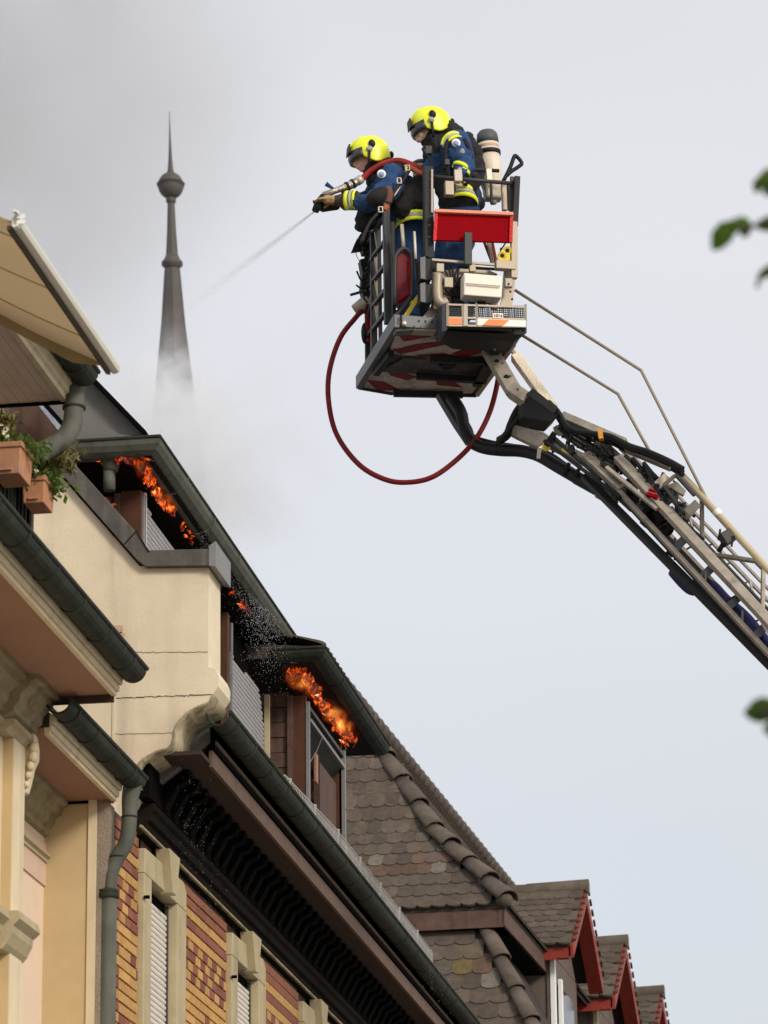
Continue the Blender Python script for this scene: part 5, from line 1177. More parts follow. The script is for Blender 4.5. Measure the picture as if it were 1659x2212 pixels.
obj('joint_box', MB().prism([lp_(x, y, .1) for x, y in [(1330, 1035), (1352, 1040), (1385, 1075), (1370, 1098), (1340, 1070)]], wd*.12), DK2, ld, bevel=.01)
for q_ in (((1350, 985), (1372, 1012)), ((1366, 990), (1392, 1020)), ((1390, 1000), (1418, 1034)), ((1300, 960), (1322, 985))): lb('dark_link', *q_, .028, RUB, .02)
for (x, y, s_) in ((1425, 1045, .07), (1440, 1080, .08), (1420, 1085, .06), (1405, 1040, .06), (1465, 1108, .07), (1455, 1065, .05), (1385, 1020, .05)):
    obj('winch_part', MB().obox(lp_(x, y, .05), (ud*.7+ZU*.7, wd, ud*-.7+ZU*.7), (s_*.9, s_, s_*.5)), DK2 if rnd.random() < .6 else TAN, ld, bevel=.01)
for i in range(14):                            # zig-zag bracing between the rails, near and far side
    x = 1348+i*24; y = 1062+i*26.5
    lb('brace', (x, y), (x+(26 if i % 2 else 8), y+(-14 if i % 2 else 34)), .014, DK, .06+.35*(i % 3))
for i in range(12): x = 1470+i*19; y = 1118+i*20.5; lb('brace', (x, y), (x+12, y-(4 if i % 2 else -22)), .013, TAN if i % 3 else DK2, .72)
lb('inner_rail', (1385, 1062), (2190, 1921), .024, DK2, .45); lb('inner_rail', (1360, 1070), (2190, 1954), .02, DK2, .6)
cf = MB(); rr_ = random.Random(12)
for i in range(120):
    u = rr_.random(); x = 1200+u*290; y = 930+u*150+u*u*22+rr_.gauss(0, 15)
    P = lp_(x, y, rr_.uniform(-.05, .3)); ax3 = np.array([rr_.gauss(0, 1) for _ in range(3)]); ax3 /= np.linalg.norm(ax3); k = rr_.uniform(.02, .09)
    if i % 3 == 0: cf.beam(P, P+ax3*k, .012+rr_.random()*.03)
    else: cf.tube([P, P+ax3*k*.6, P+ax3*k+ZU*rr_.uniform(-.04, .03)], .006+rr_.random()*.008, 6)
o_ = obj('small_fittings', cf, [DK2], ld); o_['kind'] = 'stuff'
for i in range(7):
    o0 = rr_.uniform(-.06, .25); pts_ = [(1205+j*48+rr_.uniform(-6, 6), 925+j*27+j*j*1.6+rr_.uniform(-12, 12)) for j in range(7)]; lt('cable', pts_, .007+.004*rr_.random(), RUB if i % 2 else DK, o0)
wl_ = obj('work_lamp', MB().obox(lp_(1570, 1162, .2), (ud*.85+ZU*.5, wd, -ud*.5+ZU*.85), (.045, .05, .05)), DK, ld, bevel=.008)
obj('lamp_stem', MB().tube([lp_(1562, 1175, .2), lp_(1552, 1192, .2)], .018, 8), DK2, wl_)
for sx in (-14, 14): obj('lamp_ear', MB().beam(lp_(1570+sx, 1150+sx*.5, .2), lp_(1566+sx, 1174+sx*.5, .2), .015), DK2, wl_)
lt('blue_cable', [(1452, 1236), (1475, 1262), (1495, 1277), (1515, 1272), (1530, 1262), (1545, 1268), (1570, 1295), (1610, 1330), (1640, 1365), (1690, 1425), (1900, 1650), (2180, 1955)], .034, BLUEC, .3)
obj('white_sign', MB().prism([lp_(x, y, -.06) for x, y in [(1644, 1345), (1690, 1335), (1700, 1375), (1662, 1375)]], wd*.01), WHR, ld)
lt('control_cable', [(1395, 1010), (1440, 1090), (1480, 1130), (1520, 1165)], .012, RUB, -.05)
# thin guard rods from the basket to the ladder head
gr = thing('guard_rod', 'upper thin bent metal rod running from basket side to ladder handrail', 'rod', bp(1115, 628), 'bent guard rods')
obj('rod', MB().tube([bp(1113, 627, .1), bp(1385, 800, -.6), lp_(1535, 1095, .3), lp_(1552, 1112, .3)], .0125, 8), mat('rod_metal', (.30, .25, .18), .5, .2, var=.03, bump=0), gr)
gr2 = thing('guard_rod', 'lower thin bent metal rod ending in the hoses of the ladder head', 'rod', bp(1138, 728), 'bent guard rods')
obj('rod', MB().tube([bp(1128, 724, .1), bp(1335, 851, -.2), lp_(1405, 978, .3)], .0125, 8), mat('rod_metal2', (.30, .25, .18), .5, .2, var=.03, bump=0), gr2)
# ================================================================== hoses
hz_ = smooth_path([bp(x, y, w) for x, y, w in ((790, 660, 1.2), (770, 684, 1.2), (735, 730, 1.2), (712, 800, 1.2), (710, 868, 1.2), (728, 940, 1.2), (775, 1003, 1.1), (830, 1035, 1.0), (880, 1042, .9), (935, 1030, .8), (990, 990, .75), (1030, 945, .7), (1058, 890, .7), (1074, 830, .7), (1078, 790, .7))], 7)
t = thing('fire_hose', 'dark red hose hanging in a big loop below the basket', 'hose', hz_[0]); obj('hose', MB().tube(hz_, .021, 12), HOSE, t)
nz_ = smooth_path([bp(x, y, w) for x, y, w in ((781, 388, .75), (800, 370, .72), (830, 353, .65), (860, 347, .6), (885, 354, .55), (910, 366, .5), (935, 372, .5))], 7)
HOSE2 = mat('bright_red_hose', (.36, .035, .03), .55, var=.12, scale=20, bump=.001)
t = thing('fire_hose', 'bright red hose arching over the shoulder of the nozzle firefighter', 'hose', nz_[0]); obj('hose', MB().tube(nz_, .025, 12), HOSE2, t)
nt_ = thing('hose_nozzle', 'metal branch pipe nozzle with blue lever aimed down to the left', 'nozzle', bp(740, 410, .75))
def nb(x, y): return bp(x, y, .75)
obj('barrel', MB().tube([nb(776, 388), nb(765, 396), nb(752, 402), nb(735, 408), nb(722, 413), nb(700, 422)], [.030, .036, .034, .026, .024, .03], 14), mat('nozzle_metal', (.42, .37, .32), .35, .7), nt_)
obj('coupling', MB().tube([nb(781, 386), nb(771, 393)], .036, 14), TANL, nt_)
for x, y in ((764, 396), (752, 402)): obj('ring', MB().tube([nb(x, y), nb(x-4, y+2)], .040, 14), DK2, nt_)
obj('handle', MB().tube([nb(726, 412), nb(716, 405), nb(704, 397)], [.010, .012, .020], 10), mat('blue_lever', (.02, .05, .16), .5), nt_)
obj('pistol_grip', MB().tube([nb(740, 414), nb(748, 425), nb(757, 434)], .018, 8), RUB, nt_)
obj('tip', MB().tube([nb(700, 424), nb(688, 440), nb(681, 456)], [.032, .035, .03], 14), RUB, nt_)

# ================================================================== people
BLU = mat('blue_turnout_cloth', (.026, .066, .165), .9, var=.28, scale=14, bump=.012, bscale=40, col2=(.03, .045, .085))
BKC = mat('black_cloth', (.022, .022, .023), .85, var=.3, scale=20, bump=.012, bscale=35)
HYE = mat('neon_yellow_band', (.78, .85, .04), .55, var=.05, bump=.001)
HGR = mat('grey_reflective_band', (.42, .42, .38), .4, var=.05, bump=0)
HELM = mat('neon_yellow_helmet', (.82, .86, .04), .38, var=.05, scale=18, bump=0, spec=.4, col2=(.70, .71, .08))
SKIN = mat('skin', (.64, .41, .31), .6, var=.05, bump=0)
GLOV = mat('tan_leather_glove', (.38, .25, .125), .8, var=.2, scale=40, bump=.003)
CYLW = mat('cream_cylinder_paint', (.66, .58, .46), .45, var=.08, scale=15, bump=0, col2=(.60, .50, .38))
CYLG = mat('grey_cylinder_cap', (.085, .09, .095), .5, var=.1, bump=0)
FOLD1 = bpy.data.textures.new('folds_large', 'CLOUDS'); FOLD1.noise_scale = .16; FOLD1.noise_depth = 2
FOLD2 = bpy.data.textures.new('folds_small', 'MUSGRAVE'); FOLD2.noise_scale = .05
def skinned(name, segs, balls, m, parent, vox=.012, sm=6):
    a = MB()
    for P, r in segs: a.tube(P, r, 12)
    for c, r, *ax in balls: a.ball(c, r, ax=ax[0] if ax else (ud, wd, ZU))
    for P, r in segs:
        a.ball(P[0], r[0] if isinstance(r, list) else r); a.ball(P[-1], r[-1] if isinstance(r, list) else r)
    o = obj(name, a, m, parent); rm = o.modifiers.new('skin', 'REMESH'); rm.mode = 'VOXEL'; rm.voxel_size = vox; rm.use_smooth_shade = True
    s_ = o.modifiers.new('smooth', 'SMOOTH'); s_.iterations = sm; s_.factor = .5
    if m in (BLU, BKC):
        for tx, st_ in ((FOLD1, .036), (FOLD2, .010)):
            dm = o.modifiers.new('folds', 'DISPLACE'); dm.texture = tx; dm.strength = st_; dm.mid_level = .5; dm.texture_coords = 'LOCAL'
    return o
def band(c, ax, r1, r2, wdt, m, parent, name, e1=None):
    """a hoop of cloth round a limb: centre, limb axis, two radii"""
    ax = np.array(ax, float); ax /= np.linalg.norm(ax); e = np.cross(ax, wd) if e1 is None else np.array(e1, float); e /= np.linalg.norm(e); g_ = np.cross(ax, e)
    a = MB(); n = 22; vs = []
    for h, k in ((-wdt/2, .985), (-wdt/2, 1.0), (wdt/2, 1.0), (wdt/2, .985)):
        for j in range(n): w = 2*math.pi*j/n; vs.append(np.array(c)+ax*h+(e*math.cos(w)*r1+g_*math.sin(w)*r2)*k)
    a.add(vs, [(i*n+j, i*n+(j+1) % n, (i+1)*n+(j+1) % n, (i+1)*n+j) for i in range(3) for j in range(n)], 0, True); return obj(name, a, m, parent)
def helmet(c, tilt, parent, s=.158):
    """shell facing -u; tilt in degrees, nose down"""
    f = -ud*math.cos(R_(tilt))-ZU*math.sin(R_(tilt)); u_ = np.cross(f, wd); u_ = u_ if u_[2] > 0 else -u_
    a = MB(); n, mrow = 26, 12; vs = []; c = np.array(c)
    for i in range(mrow+1):
        th = (math.pi*.5)*i/mrow
        for j in range(n):
            w = 2*math.pi*j/n; cf = math.cos(w)
            rr = s*(1.0 if cf > 0 else 1.06); hgt = s*.92
            lo = 0
            P = c+f*cf*rr*math.sin(th)*1.02+wd*math.sin(w)*s*.80*math.sin(th)+u_*hgt*math.cos(th)
            vs.append(P)
    low = []                                   # skirt that comes lower behind the ear and rises at the brow
    for j in range(n):
        w = 2*math.pi*j/n; cf = math.cos(w)
        d_ = s*(.30 if cf > .55 else (.30+.55*min(1, (0.55-cf)/.6) if cf > -.25 else .85-.35*min(1, (-.25-cf)/.75)))
        b = vs[mrow*n+j]; low.append(b-u_*d_*1.0+f*(.02*s))
    vs += low
    a.add(vs, [(i*n+j, i*n+(j+1) % n, (i+1)*n+(j+1) % n, (i+1)*n+j) for i in range(mrow+1) for j in range(n)], 0, True)
    h = obj('helmet', a, HELM, parent); so_ = h.modifiers.new('thick', 'SOLIDIFY'); so_.thickness = .008; sb = h.modifiers.new('smooth', 'SUBSURF'); sb.levels = 1; sb.render_levels = 1
    obj('helmet_crest', MB().tube([c+f*s*1.03+u_*s*.05, c+f*s*.8+u_*s*.62, c+f*s*.25+u_*s*.93, c-f*s*.4+u_*s*.88, c-f*s*.9+u_*s*.45], .008, 6), HELM, h)
    v = MB(); k = 12; vv = []
    for i, (dn, fw_) in enumerate(((.10, 1.07), (-.22, 1.14), (-.42, 1.10))):
        for j in range(k+1):
            w = R_(-62+124*j/k); vv.append(c+f*math.cos(w)*s*fw_+wd*math.sin(w)*s*.86*fw_+u_*s*dn)
    v.add(vv, [(i*(k+1)+j, i*(k+1)+j+1, (i+1)*(k+1)+j+1, (i+1)*(k+1)+j) for i in range(2) for j in range(k)], 0, True)
    o = obj('visor', v, mat('smoked_visor', (.015, .018, .018), .15, spec=.8), h); q = o.modifiers.new('thick', 'SOLIDIFY'); q.thickness = .006
    obj('front_plate', MB().prism([c+f*s*1.06+u_*s*.05-wd*.06, c+f*s*.93+u_*s*.52-wd*.05, c+f*s*.93+u_*s*.52+wd*.05, c+f*s*1.06+u_*s*.05+wd*.06], f*.012), RUB, h)
    for sg_ in (-1,):
        e = c+wd*sg_*s*.83-u_*s*.02-f*s*.05
        obj('side_clip', MB().ball(e+u_*s*.22, (.028, .014, .034), ax=(f, wd, u_)), RUB, h); obj('side_clip', MB().ball(e-u_*s*.05+f*s*.18, (.026, .016, .024), ax=(f, wd, u_)), mat('clip_grey', (.35, .33, .32), .4), h)
        obj('chin_strap', MB().tube([e-u_*s*.1+f*s*.2, e-u_*s*.55+f*s*.32, e-u_*s*.95+f*s*.45], .011, 6), RUB, h)
    obj('rear_knob', MB().ball(c-f*s*1.12-u_*s*.25, (.022, .03, .03)), RUB, h)
    return f, u_
def hand(wrist, dirv, palm_n, curl, parent, m=GLOV, s=1.0, name='glove'):
    """five gloved fingers, each its own chain, rooted in the palm"""
    d = np.array(dirv, float); d /= np.linalg.norm(d); pn = np.array(palm_n, float); pn = pn-d*(pn @ d); pn /= np.linalg.norm(pn); sd_ = np.cross(d, pn)
    segs = [([wrist-d*.03, wrist+d*.02, wrist+d*.075], [.034*s, .036*s, .040*s])]; balls = [(wrist+d*.055*s, (.046*s, .024*s, .05*s), (sd_, pn, d))]
    for k, (off, ln) in enumerate(((-.031, .070), (-.010, .080), (.011, .076), (.030, .060))):
        p = wrist+d*.085*s+sd_*off*s; pts = [p-d*.03]; dd = d.copy()
        for j in range(3):
            dd = dd*math.cos(curl)+pn*math.sin(curl); dd /= np.linalg.norm(dd); pts.append(pts[-1]+dd*ln*s*(.45, .36, .28)[j]+(d*.03 if j == 0 else 0))
        segs.append((pts, [.0125*s, .012*s, .0115*s, .010*s]))
    p = wrist+d*.03-sd_*.035*s; segs.append(([p, p+(d*.6-sd_*.6+pn*.3)*.035*s, p+(d*1.2-sd_*.6+pn*.9)*.045*s], [.015*s, .014*s, .012*s]))
    return skinned(name, segs, balls, m, parent, .006, 2)

# ---- firefighter with the nozzle
p1 = thing('person', 'firefighter in neon yellow helmet leaning forward and aiming the hose nozzle', 'person', bp(880, 690, .8))
J = lambda x, y, w: bp(x, y, w)
W1 = .80
head = J(800, 346, W1); neck = J(822, 372, W1); ches = J(842, 405, W1); wai = J(868, 455, W1); hip = J(885, 485, W1)
shN, shF = J(850, 385, W1-.18), J(836, 385, W1+.18); elN = J(822, 428, W1-.26); wrN = J(742, 434, W1-.10); elF = J(800, 430, W1+.2); wrF = J(735, 440, W1+.05)
knN, anN = J(892, 590, W1-.12), J(902, 685, W1-.14); knF, anF = J(875, 590, W1+.14), J(885, 680, W1+.16)
skinned('body', [([hip, wai, ches, neck, head], [.12, .12, .13, .055, .07]), ([ches, shN, elN, wrN], [.09, .06, .045, .032]), ([ches, shF, elF, wrF], [.09, .06, .045, .032]), ([hip, knN, anN], [.09, .07, .05]), ([hip, knF, anF], [.09, .07, .05])],
        [(J(790, 345, W1), (.085, .075, .10)), (J(768, 352, W1), (.03, .025, .04))], SKIN, p1, .013)
skinned('jacket', [([hip, wai, ches, J(835, 385, W1)], [.17, .165, .18, .12]), ([J(845, 392, W1-.05), shN, J(838, 412, W1-.24)], [.13, .115, .10]), ([shN, elN, J(790, 440, W1-.2), J(756, 435, W1-.13)], [.11, .092, .072, .058]), ([ches, shF, elF, J(750, 440, W1+.08)], [.12, .105, .085, .06])], [], BLU, p1, .013)
skinned('trousers', [([hip+ZU*.03, (hip+knN)/2, knN, anN], [.15, .125, .105, .085]), ([hip+ZU*.03, (hip+knF)/2, knF, anF], [.15, .125, .105, .085])], [], BLU, p1, .014)
skinned('jacket_tail', [([J(905, 405, W1-.2), J(890, 430, W1-.2), J(872, 452, W1-.2)], [.09, .12, .09]), ([J(862, 400, W1-.1), J(870, 440, W1-.15)], [.12, .11])], [(J(905, 440, W1-.2), (.09, .12, .08))], BKC, p1, .013)
skinned('lower_front', [([J(800, 450, W1+.02), J(790, 470, W1+.05), J(782, 488, W1+.05)], [.09, .075, .05]), ([J(815, 440, W1), J(800, 470, W1)], [.12, .09])], [], BKC, p1, .013)
obj('elbow_patch', MB().ball(J(823, 426, W1-.30), (.125, .085, .085), ax=(ud*.92+ZU*.3, wd, ZU*.92-ud*.3)), BKC, p1)
skinned('hood', [([J(812, 362, W1), J(835, 358, W1), J(850, 362, W1)], [.09, .075, .06]), ([J(806, 365, W1), J(815, 385, W1)], [.085, .09])], [], BKC, p1, .012)
obj('shoulder_panel', MB().ball(J(852, 368, W1-.14), (.10, .12, .045), ax=(ud, wd, ZU)), BKC, p1)
ax_ = wrN-J(822, 428, W1-.26)
for i, (x, m) in enumerate(((752, HYE), (760, HGR), (768, HYE))): band(J(x, 433, W1-.15), ax_, .080, .075, .030, m, p1, 'sleeve_band')
band(J(877, 372, W1-.14), ud*.9-ZU*.4, .075, .11, .03, HYE, p1, 'shoulder_band')
for i, (dy, m) in enumerate(((480, HYE), (486, HGR), (493, HYE))): band(J(893, dy, W1-.06), ZU, .150, .24, .030, m, p1, 'waist_band')
for k_ in (anN, anF): 
    band(k_+ZU*.10, ZU, .10, .10, .035, HYE, p1, 'ankle_band'); obj('boot', MB().ball(k_-ud*.05+ZU*-.01, (.14, .06, .055)), RUB, p1)
obj('arm_badge', MB().lathe(J(824, 376, W1-.31), [(.036, 0), (.036, .006), (.02, .012)], 16, ax=-wd), WHR, p1)
bdm = mat('badge_blue', (.25, .30, .5), .6); obj('badge_mark', MB().lathe(J(824, 376, W1-.325), [(.022, 0), (.022, .002)], 12, ax=-wd), bdm, p1)
helmet(J(797, 331, W1), 12, p1)
fo3 = -ud*.97-ZU*.22; up3 = np.cross(wd, fo3); up3 = up3 if up3[2] > 0 else -up3
skinned('face', [], [(J(782, 352, W1), (.055, .06, .06)), (J(769, 351, W1), (.018, .014, .028)), (J(775, 361, W1), (.028, .03, .018)), (J(784, 366, W1), (.035, .035, .02))], SKIN, p1, .007, 3)
hand(J(727, 433, W1-.1), -ud*1+ZU*.02, -ZU, .10, p1); hand(J(718, 446, W1+.02), -ud*.95-ZU*.15, ZU*.8-wd*.2, .45, p1, mat('dark_glove', (.03, .028, .025), .8), name='glove')
skinned('glove_cuff', [([J(741, 433, W1-.12), J(727, 433, W1-.1)], [.058, .045])], [], mat('glove_cuff', (.075, .055, .04), .8), p1, .01)
# straps and carabiners down the front
for (pp, m, r) in (([(888, 358), (882, 372), (868, 395), (852, 415), (838, 440), (815, 462)], DK2, .013), ([(884, 366), (866, 400), (850, 425)], TANL, .008), ([(838, 405), (842, 420), (838, 440)], mat('brown_strap', (.16, .07, .05), .7), .03), ([(836, 446), (830, 455)], mat('orange_strap', (.5, .12, .03), .7), .028), ([(882, 360), (905, 372), (918, 375)], mat('orange_hose', (.55, .13, .06), .6), .022), ([(815, 462), (800, 480), (790, 500), (780, 525)], DK2, .014)):
    obj('harness_strap', MB().tube(smooth_path([J(x, y, W1-.36) for x, y in pp], 4), r, 8), m, p1)
for x, y in ((880, 362), (822, 452), (862, 390)): obj('carabiner', MB().tube([J(x-4, y-5, W1-.38), J(x+4, y-5, W1-.38), J(x+5, y+6, W1-.38), J(x-4, y+6, W1-.38), J(x-4, y-5, W1-.38)], .007, 6), TANL, p1)
# ---- second firefighter
p2_ = thing('person', 'firefighter in neon yellow helmet looking down behind the red panel', 'person', bp(985, 690, .4))
W2 = .42
head = J(930, 285, W2); neck = J(948, 308, W2); ches = J(978, 350, W2); wai = J(992, 405, W2); hip = J(995, 440, W2)
shN, shF = J(985, 312, W2-.17), J(962, 315, W2+.2); elN = J(1002, 366, W2-.2); wrN = J(994, 372, W2-.34); elF = J(955, 360, W2+.25); wrF = J(935, 372, W2+.1)
knN, anN = J(985, 560, W2-.1), J(1000, 672, W2-.1); knF, anF = J(965, 560, W2+.15), J(975, 672, W2+.15)
skinned('body', [([hip, wai, ches, neck, head], [.12, .12, .13, .055, .07]), ([ches, shN, elN, wrN], [.09, .06, .045, .032]), ([ches, shF, elF, wrF], [.09, .06, .045, .032]), ([hip, knN, anN], [.09, .07, .05]), ([hip, knF, anF], [.09, .07, .05])],
        [(J(922, 285, W2), (.08, .075, .10))], SKIN, p2_, .013)
skinned('jacket', [([hip+ZU*.05, wai, ches, J(972, 318, W2)], [.16, .155, .17, .12]), ([J(975, 320, W2-.05), shN, J(995, 345, W2-.22), J(1000, 362, W2-.22)], [.12, .115, .105, .085]), ([ches, shF, elF, wrF], [.12, .105, .085, .06]), ([J(1000, 360, W2-.22), J(992, 375, W2-.33)], [.075, .05])], [], BLU, p2_, .013)
skinned('trousers', [([hip+ZU*.02, (hip+knN)/2, knN, anN], [.15, .135, .11, .085]), ([hip+ZU*.02, (hip+knF)/2, knF, anF], [.15, .135, .11, .085])], [], BLU, p2_, .014)
skinned('backpack_harness', [([J(1008, 300, W2+.02), J(1020, 330, W2+.0), J(1025, 375, W2)], [.055, .085, .08]), ([J(1015, 390, W2), J(1010, 420, W2), J(1030, 440, W2)], [.09, .10, .06])], [], BKC, p2_, .012)
skinned('hood', [([J(938, 292, W2), J(965, 280, W2), J(985, 290, W2)], [.095, .09, .07]), ([J(938, 300, W2), J(950, 335, W2), J(955, 370, W2-.02)], [.10, .11, .09]), ([J(928, 320, W2), J(926, 340, W2)], [.055, .045])], [], BKC, p2_, .012)
skinned('jacket_front', [([J(950, 345, W2), J(945, 368, W2), J(950, 385, W2)], [.11, .12, .09])], [], BLU, p2_, .013)
skinned('lower_jacket', [([J(985, 395, W2-.05), J(990, 430, W2-.05)], [.17, .16])], [], BKC, p2_, .014)
ax_ = J(1000, 350, 0)-J(975, 300, 0)
bd_c = [(958, 318), (962, 304), (972, 294), (984, 290), (996, 294)]
for off, m in ((-.02, HYE), (0, HGR), (.02, HYE)): obj('shoulder_band', MB().tube(smooth_path([J(x+off*180, y+off*220, W2-.285+abs(i-2)*.02) for i, (x, y) in enumerate(bd_c)], 4), .012, 8), m, p2_)
obj('arm_badge', MB().lathe(J(985, 309, W2-.295), [(.036, 0), (.036, .006), (.02, .012)], 16, ax=-wd), WHR, p2_)
obj('badge_mark', MB().lathe(J(985, 309, W2-.31), [(.022, 0), (.022, .002)], 12, ax=-wd), bdm, p2_)
obj('arm_patch', MB().ball(J(998, 328, W2-.31), (.022, .012, .03)), mat('grey_patch', (.30, .28, .27), .6), p2_)
for i, (dy, m) in enumerate(((421, HYE), (430, HGR), (439, HYE))): band(J(994+i*2, dy, W2-.06), ZU*.97+ud*.12, .10+.012*i, .2, .034, m, p2_, 'waist_band')
for dx, dy in ((994, 360), (998, 372)): band(J(dx, dy, W2-.3), J(992, 378, 0)-J(1000, 355, 0), .062, .07, .03, HYE, p2_, 'cuff_band')
for k_ in (anN, anF):
    band(k_+ZU*.08, ZU, .10, .10, .035, HYE, p2_, 'ankle_band'); obj('boot', MB().ball(k_-ud*.05-ZU*.01, (.14, .06, .055)), RUB, p2_)
helmet(J(929, 268, W2), 22, p2_)
skinned('face', [], [(J(908, 291, W2), (.05, .06, .055)), (J(897, 293, W2), (.018, .014, .026)), (J(906, 303, W2), (.03, .03, .02))], SKIN, p2_, .007, 3)
hand(J(992, 376, W2-.36), -ZU*.95-ud*.2, -wd, .5, p2_, mat('pale_glove', (.50, .42, .34), .8), s=.8); 
for pp in ([(968, 300), (962, 325), (965, 355), (975, 395)], [(1003, 300), (1016, 330), (1018, 365), (1005, 400)]): obj('harness_strap', MB().tube(smooth_path([J(x, y, W2-.27) for x, y in pp], 4), .018, 8), BKC, p2_)
obj('strap_buckle', MB().obox(J(966, 350, W2-.30), (ud, wd, ZU), (.018, .008, .022)), DK, p2_)
obj('radio', MB().obox(J(925, 325, W2-.12), (ud, wd, ZU), (.03, .02, .035)), DK, p2_, bevel=.006); obj('radio_cable', MB().tube(smooth_path([J(x, y, W2-.15) for x, y in ((920, 318), (912, 322), (922, 335), (930, 350), (934, 372))], 4), .008, 6), RUB, p2_)
# ---- breathing cylinders
def cylinder(top, bot, r, w, label):
    T, B = J(*top, w), J(*bot, w); d = T-B; l_ = np.linalg.norm(d); d /= l_
    t = thing('air_cylinder', label, 'air cylinder', B, 'breathing air cylinders')
    obj('bottle', MB().lathe(B, [(r*.5, 0), (r*.85, .03), (r, .07), (r, l_*.80)], 20, ax=d), CYLW, t)
    obj('dark_cap', MB().lathe(B, [(r*1.01, l_*.78), (r*1.01, l_*.87), (r*.93, l_*.94), (r*.7, l_*.985), (r*.3, l_)], 20, ax=d), CYLG, t)
    obj('strap', MB().lathe(B, [(r*1.0, l_*.60), (r*1.10, l_*.605), (r*1.10, l_*.665), (r*1.0, l_*.67)], 20, ax=d), RUB, t)
    obj('print_band', MB().lathe(B, [(r*1.003, l_*.70), (r*1.006, l_*.705), (r*1.006, l_*.74), (r*1.003, l_*.745)], 20, ax=d), mat('pinkish_print', (.55, .36, .27), .5), t)
    obj('valve', MB().lathe(B-d*.09, [(.025, 0), (.03, .02), (.045, .05), (.03, .095)], 12, ax=d), TAN, t)
    obj('valve_cover', MB().obox(B-d*.0+ud*.0, (ud, wd, d), (.07, .06, .06)), TAN, t, bevel=.02); return t
cylinder((1051, 282), (1064, 418), .088, W2+.12, 'cream air cylinder with dark cap standing behind the second firefighter')
cylinder((908, 347), (912, 400), .07, W2+.35, 'air cylinder mostly hidden between the two firefighters')
# ---- jet of water
j0 = bp(683, 454, .75); j1 = on(300, 745, 1, 30.5)
def jet(r):
    u = r.random()**1.3*.80; p = j0+(j1-j0)*u; s = .004+.05*u
    return p+np.array([r.gauss(0, s*.5), r.gauss(0, s), r.gauss(0, s*.5)])
JW = bpy.data.materials.new('jet_water'); JW.use_nodes = True; b = JW.node_tree.nodes['Principled BSDF']; b.inputs['Base Color'].default_value = (.9, .9, .92, 1); b.inputs['Roughness'].default_value = .3; b.inputs['Alpha'].default_value = .24
drops(jet, 1100, .0009, .0019, 21, 'water_jet', 'thin spray of water shooting from the nozzle down towards the roof', stretch=(j1-j0)/np.linalg.norm(j1-j0)*6, m=JW)

dj = j1-j0; Lj = np.linalg.norm(dj)*.82
jm = bpy.data.materials.new('jet_mist'); jm.use_nodes = True; t_ = jm.node_tree; t_.nodes.clear(); n = t_.nodes.new; l = t_.links.new
out = n('ShaderNodeOutputMaterial'); pv = n('ShaderNodeVolumePrincipled'); pv.inputs['Color'].default_value = (.80, .80, .84, 1)
tc_ = n('ShaderNodeTexCoord'); sp3 = n('ShaderNodeSeparateXYZ'); l(tc_.outputs['Object'], sp3.inputs[0])
f1 = n('ShaderNodeMapRange'); f1.inputs[1].default_value = 0; f1.inputs[2].default_value = Lj; f1.inputs[3].default_value = 1; f1.inputs[4].default_value = 0; l(sp3.outputs['Z'], f1.inputs[0])
pw = n('ShaderNodeMath'); pw.operation = 'POWER'; pw.inputs[1].default_value = 3.2; l(f1.outputs[0], pw.inputs[0])
mm = n('ShaderNodeMath'); mm.operation = 'MULTIPLY'; mm.inputs[1].default_value = 15; l(pw.outputs[0], mm.inputs[0]); l(mm.outputs[0], pv.inputs['Density']); l(pv.outputs[0], out.inputs['Volume'])
jo = obj('jet_mist', MB().lathe((0, 0, 0), [(.009, 0), (.022, Lj*.2), (.035, Lj*.45), (.05, Lj*.7), (.06, Lj)], 14), jm)
jo.location = tuple(j0); jo.rotation_euler = Vector(dj).to_track_quat('Z', 'Y').to_euler(); tag(jo, 'faint misty core of the water jet leaving the nozzle', 'water', kind='stuff')
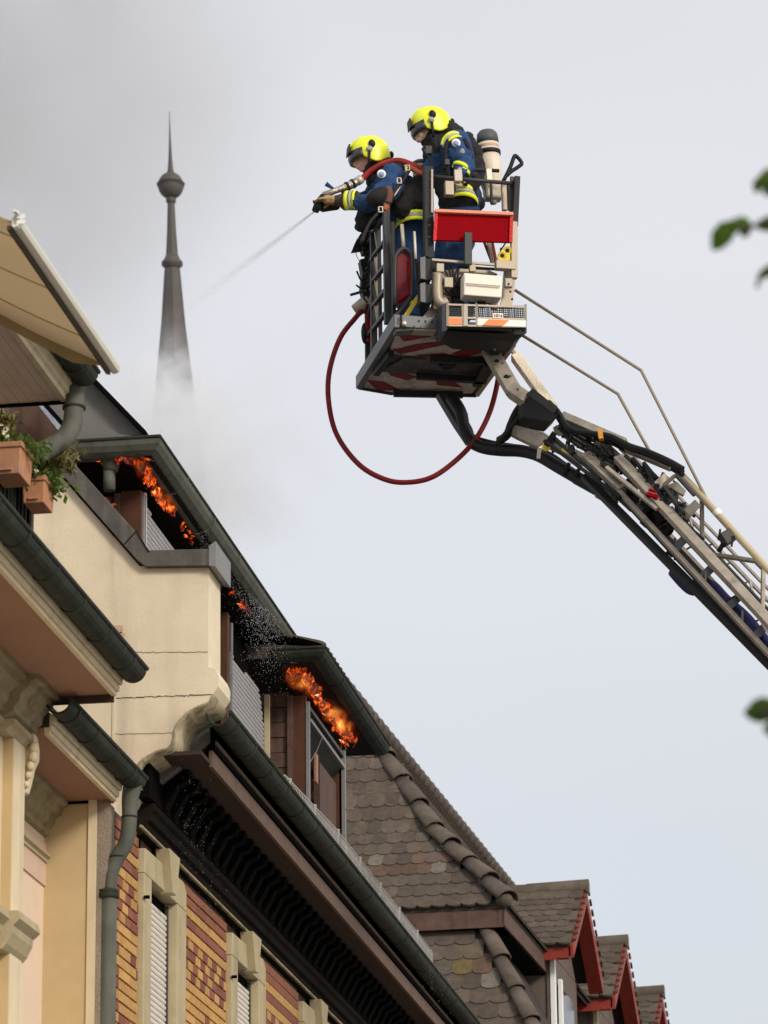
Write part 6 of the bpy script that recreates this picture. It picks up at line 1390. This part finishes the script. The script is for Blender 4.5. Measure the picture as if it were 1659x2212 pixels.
# ================================================================== foreground twigs of a tree
TD = 6.6
def tp(x, y, d=TD): return CAM+ray(x, y)/np.linalg.norm(ray(x, y))*d
def leaf(parent, bx, by, tx, ty, wpx, d=TD, fold=.25):
    B, T = tp(bx, by, d), tp(tx, ty, d+.02); ax = T-B; l_ = np.linalg.norm(ax); ax /= l_; sd_ = np.cross(ax, FW); sd_ /= np.linalg.norm(sd_); nn = np.cross(sd_, ax); w = wpx/FPX*d/2
    a = MB(); k = 8; vs = []
    for i in range(k+1):
        u = i/k; wi = w*math.sin(math.pi*min(1, u**.8*1.0))**.7 if 0 < i < k else 0.0008
        c = B+ax*l_*u+nn*(-.010*math.sin(math.pi*u))
        for s_ in (-1, -.5, 0, .5, 1): vs.append(c+sd_*wi*s_*(1+.07*math.sin(i*2.1+s_))+nn*abs(s_)*wi*fold)
    a.add(vs, [(i*5+j, i*5+j+1, (i+1)*5+j+1, (i+1)*5+j) for i in range(k) for j in range(4)], 0, True)
    return obj('leaf', a, LEAF, parent)
tr = thing('tree', 'blurred green leaves of a nearby tree at the upper right edge', 'tree', tp(1760, 480))
obj('trunk', MB().tube([tp(2100, 480)*np.array([1, 1, 0]), tp(2080, 480)*np.array([1, 1, .5]), tp(2040, 380)], [.16, .12, .06], 10), BARK, tr)
obj('branch', MB().tube(smooth_path([tp(2060, 420), tp(1850, 440), tp(1700, 470), tp(1650, 483), tp(1600, 497)], 5), [.02]*10+[.012]*5+[.004]*6, 8), BARK, tr)
obj('branch', MB().tube(smooth_path([tp(1850, 440), tp(1720, 380), tp(1660, 400)], 5), .006, 8), BARK, tr)
obj('branch', MB().tube(smooth_path([tp(1850, 440), tp(1760, 560), tp(1680, 600)], 5), .006, 8), BARK, tr)
for q in ((1578, 478, 1540, 542, 46), (1600, 480, 1556, 505, 34), (1625, 492, 1580, 478, 34), (1612, 478, 1606, 514, 26), (1700, 480, 1628, 488, 36), (1690, 500, 1656, 470, 30), (1672, 388, 1624, 400, 30), (1690, 378, 1636, 388, 40), (1646, 392, 1630, 416, 16), (1662, 395, 1656, 425, 22), (1700, 400, 1650, 404, 30), (1720, 500, 1672, 515, 34), (1675, 570, 1634, 606, 22), (1700, 585, 1648, 588, 30), (1640, 604, 1634, 618, 10), (1730, 470, 1690, 440, 36), (1740, 400, 1700, 380, 36)): leaf(tr, *q)
tr2 = obj('branch_low', MB().tube(smooth_path([tp(2040, 1500), tp(1850, 1530), tp(1700, 1540), tp(1640, 1535)], 5), [.015]*5+[.01]*5+[.005]*6, 8), BARK, tr)
for q in ((1670, 1538, 1606, 1540, 44), (1680, 1525, 1620, 1520, 34), (1665, 1545, 1612, 1530, 34), (1700, 1555, 1640, 1530, 40), (1690, 1560, 1648, 1580, 30), (1640, 1530, 1618, 1552, 18), (1720, 1530, 1680, 1510, 40), (1720, 1590, 1660, 1590, 34)): leaf(tr, *q)
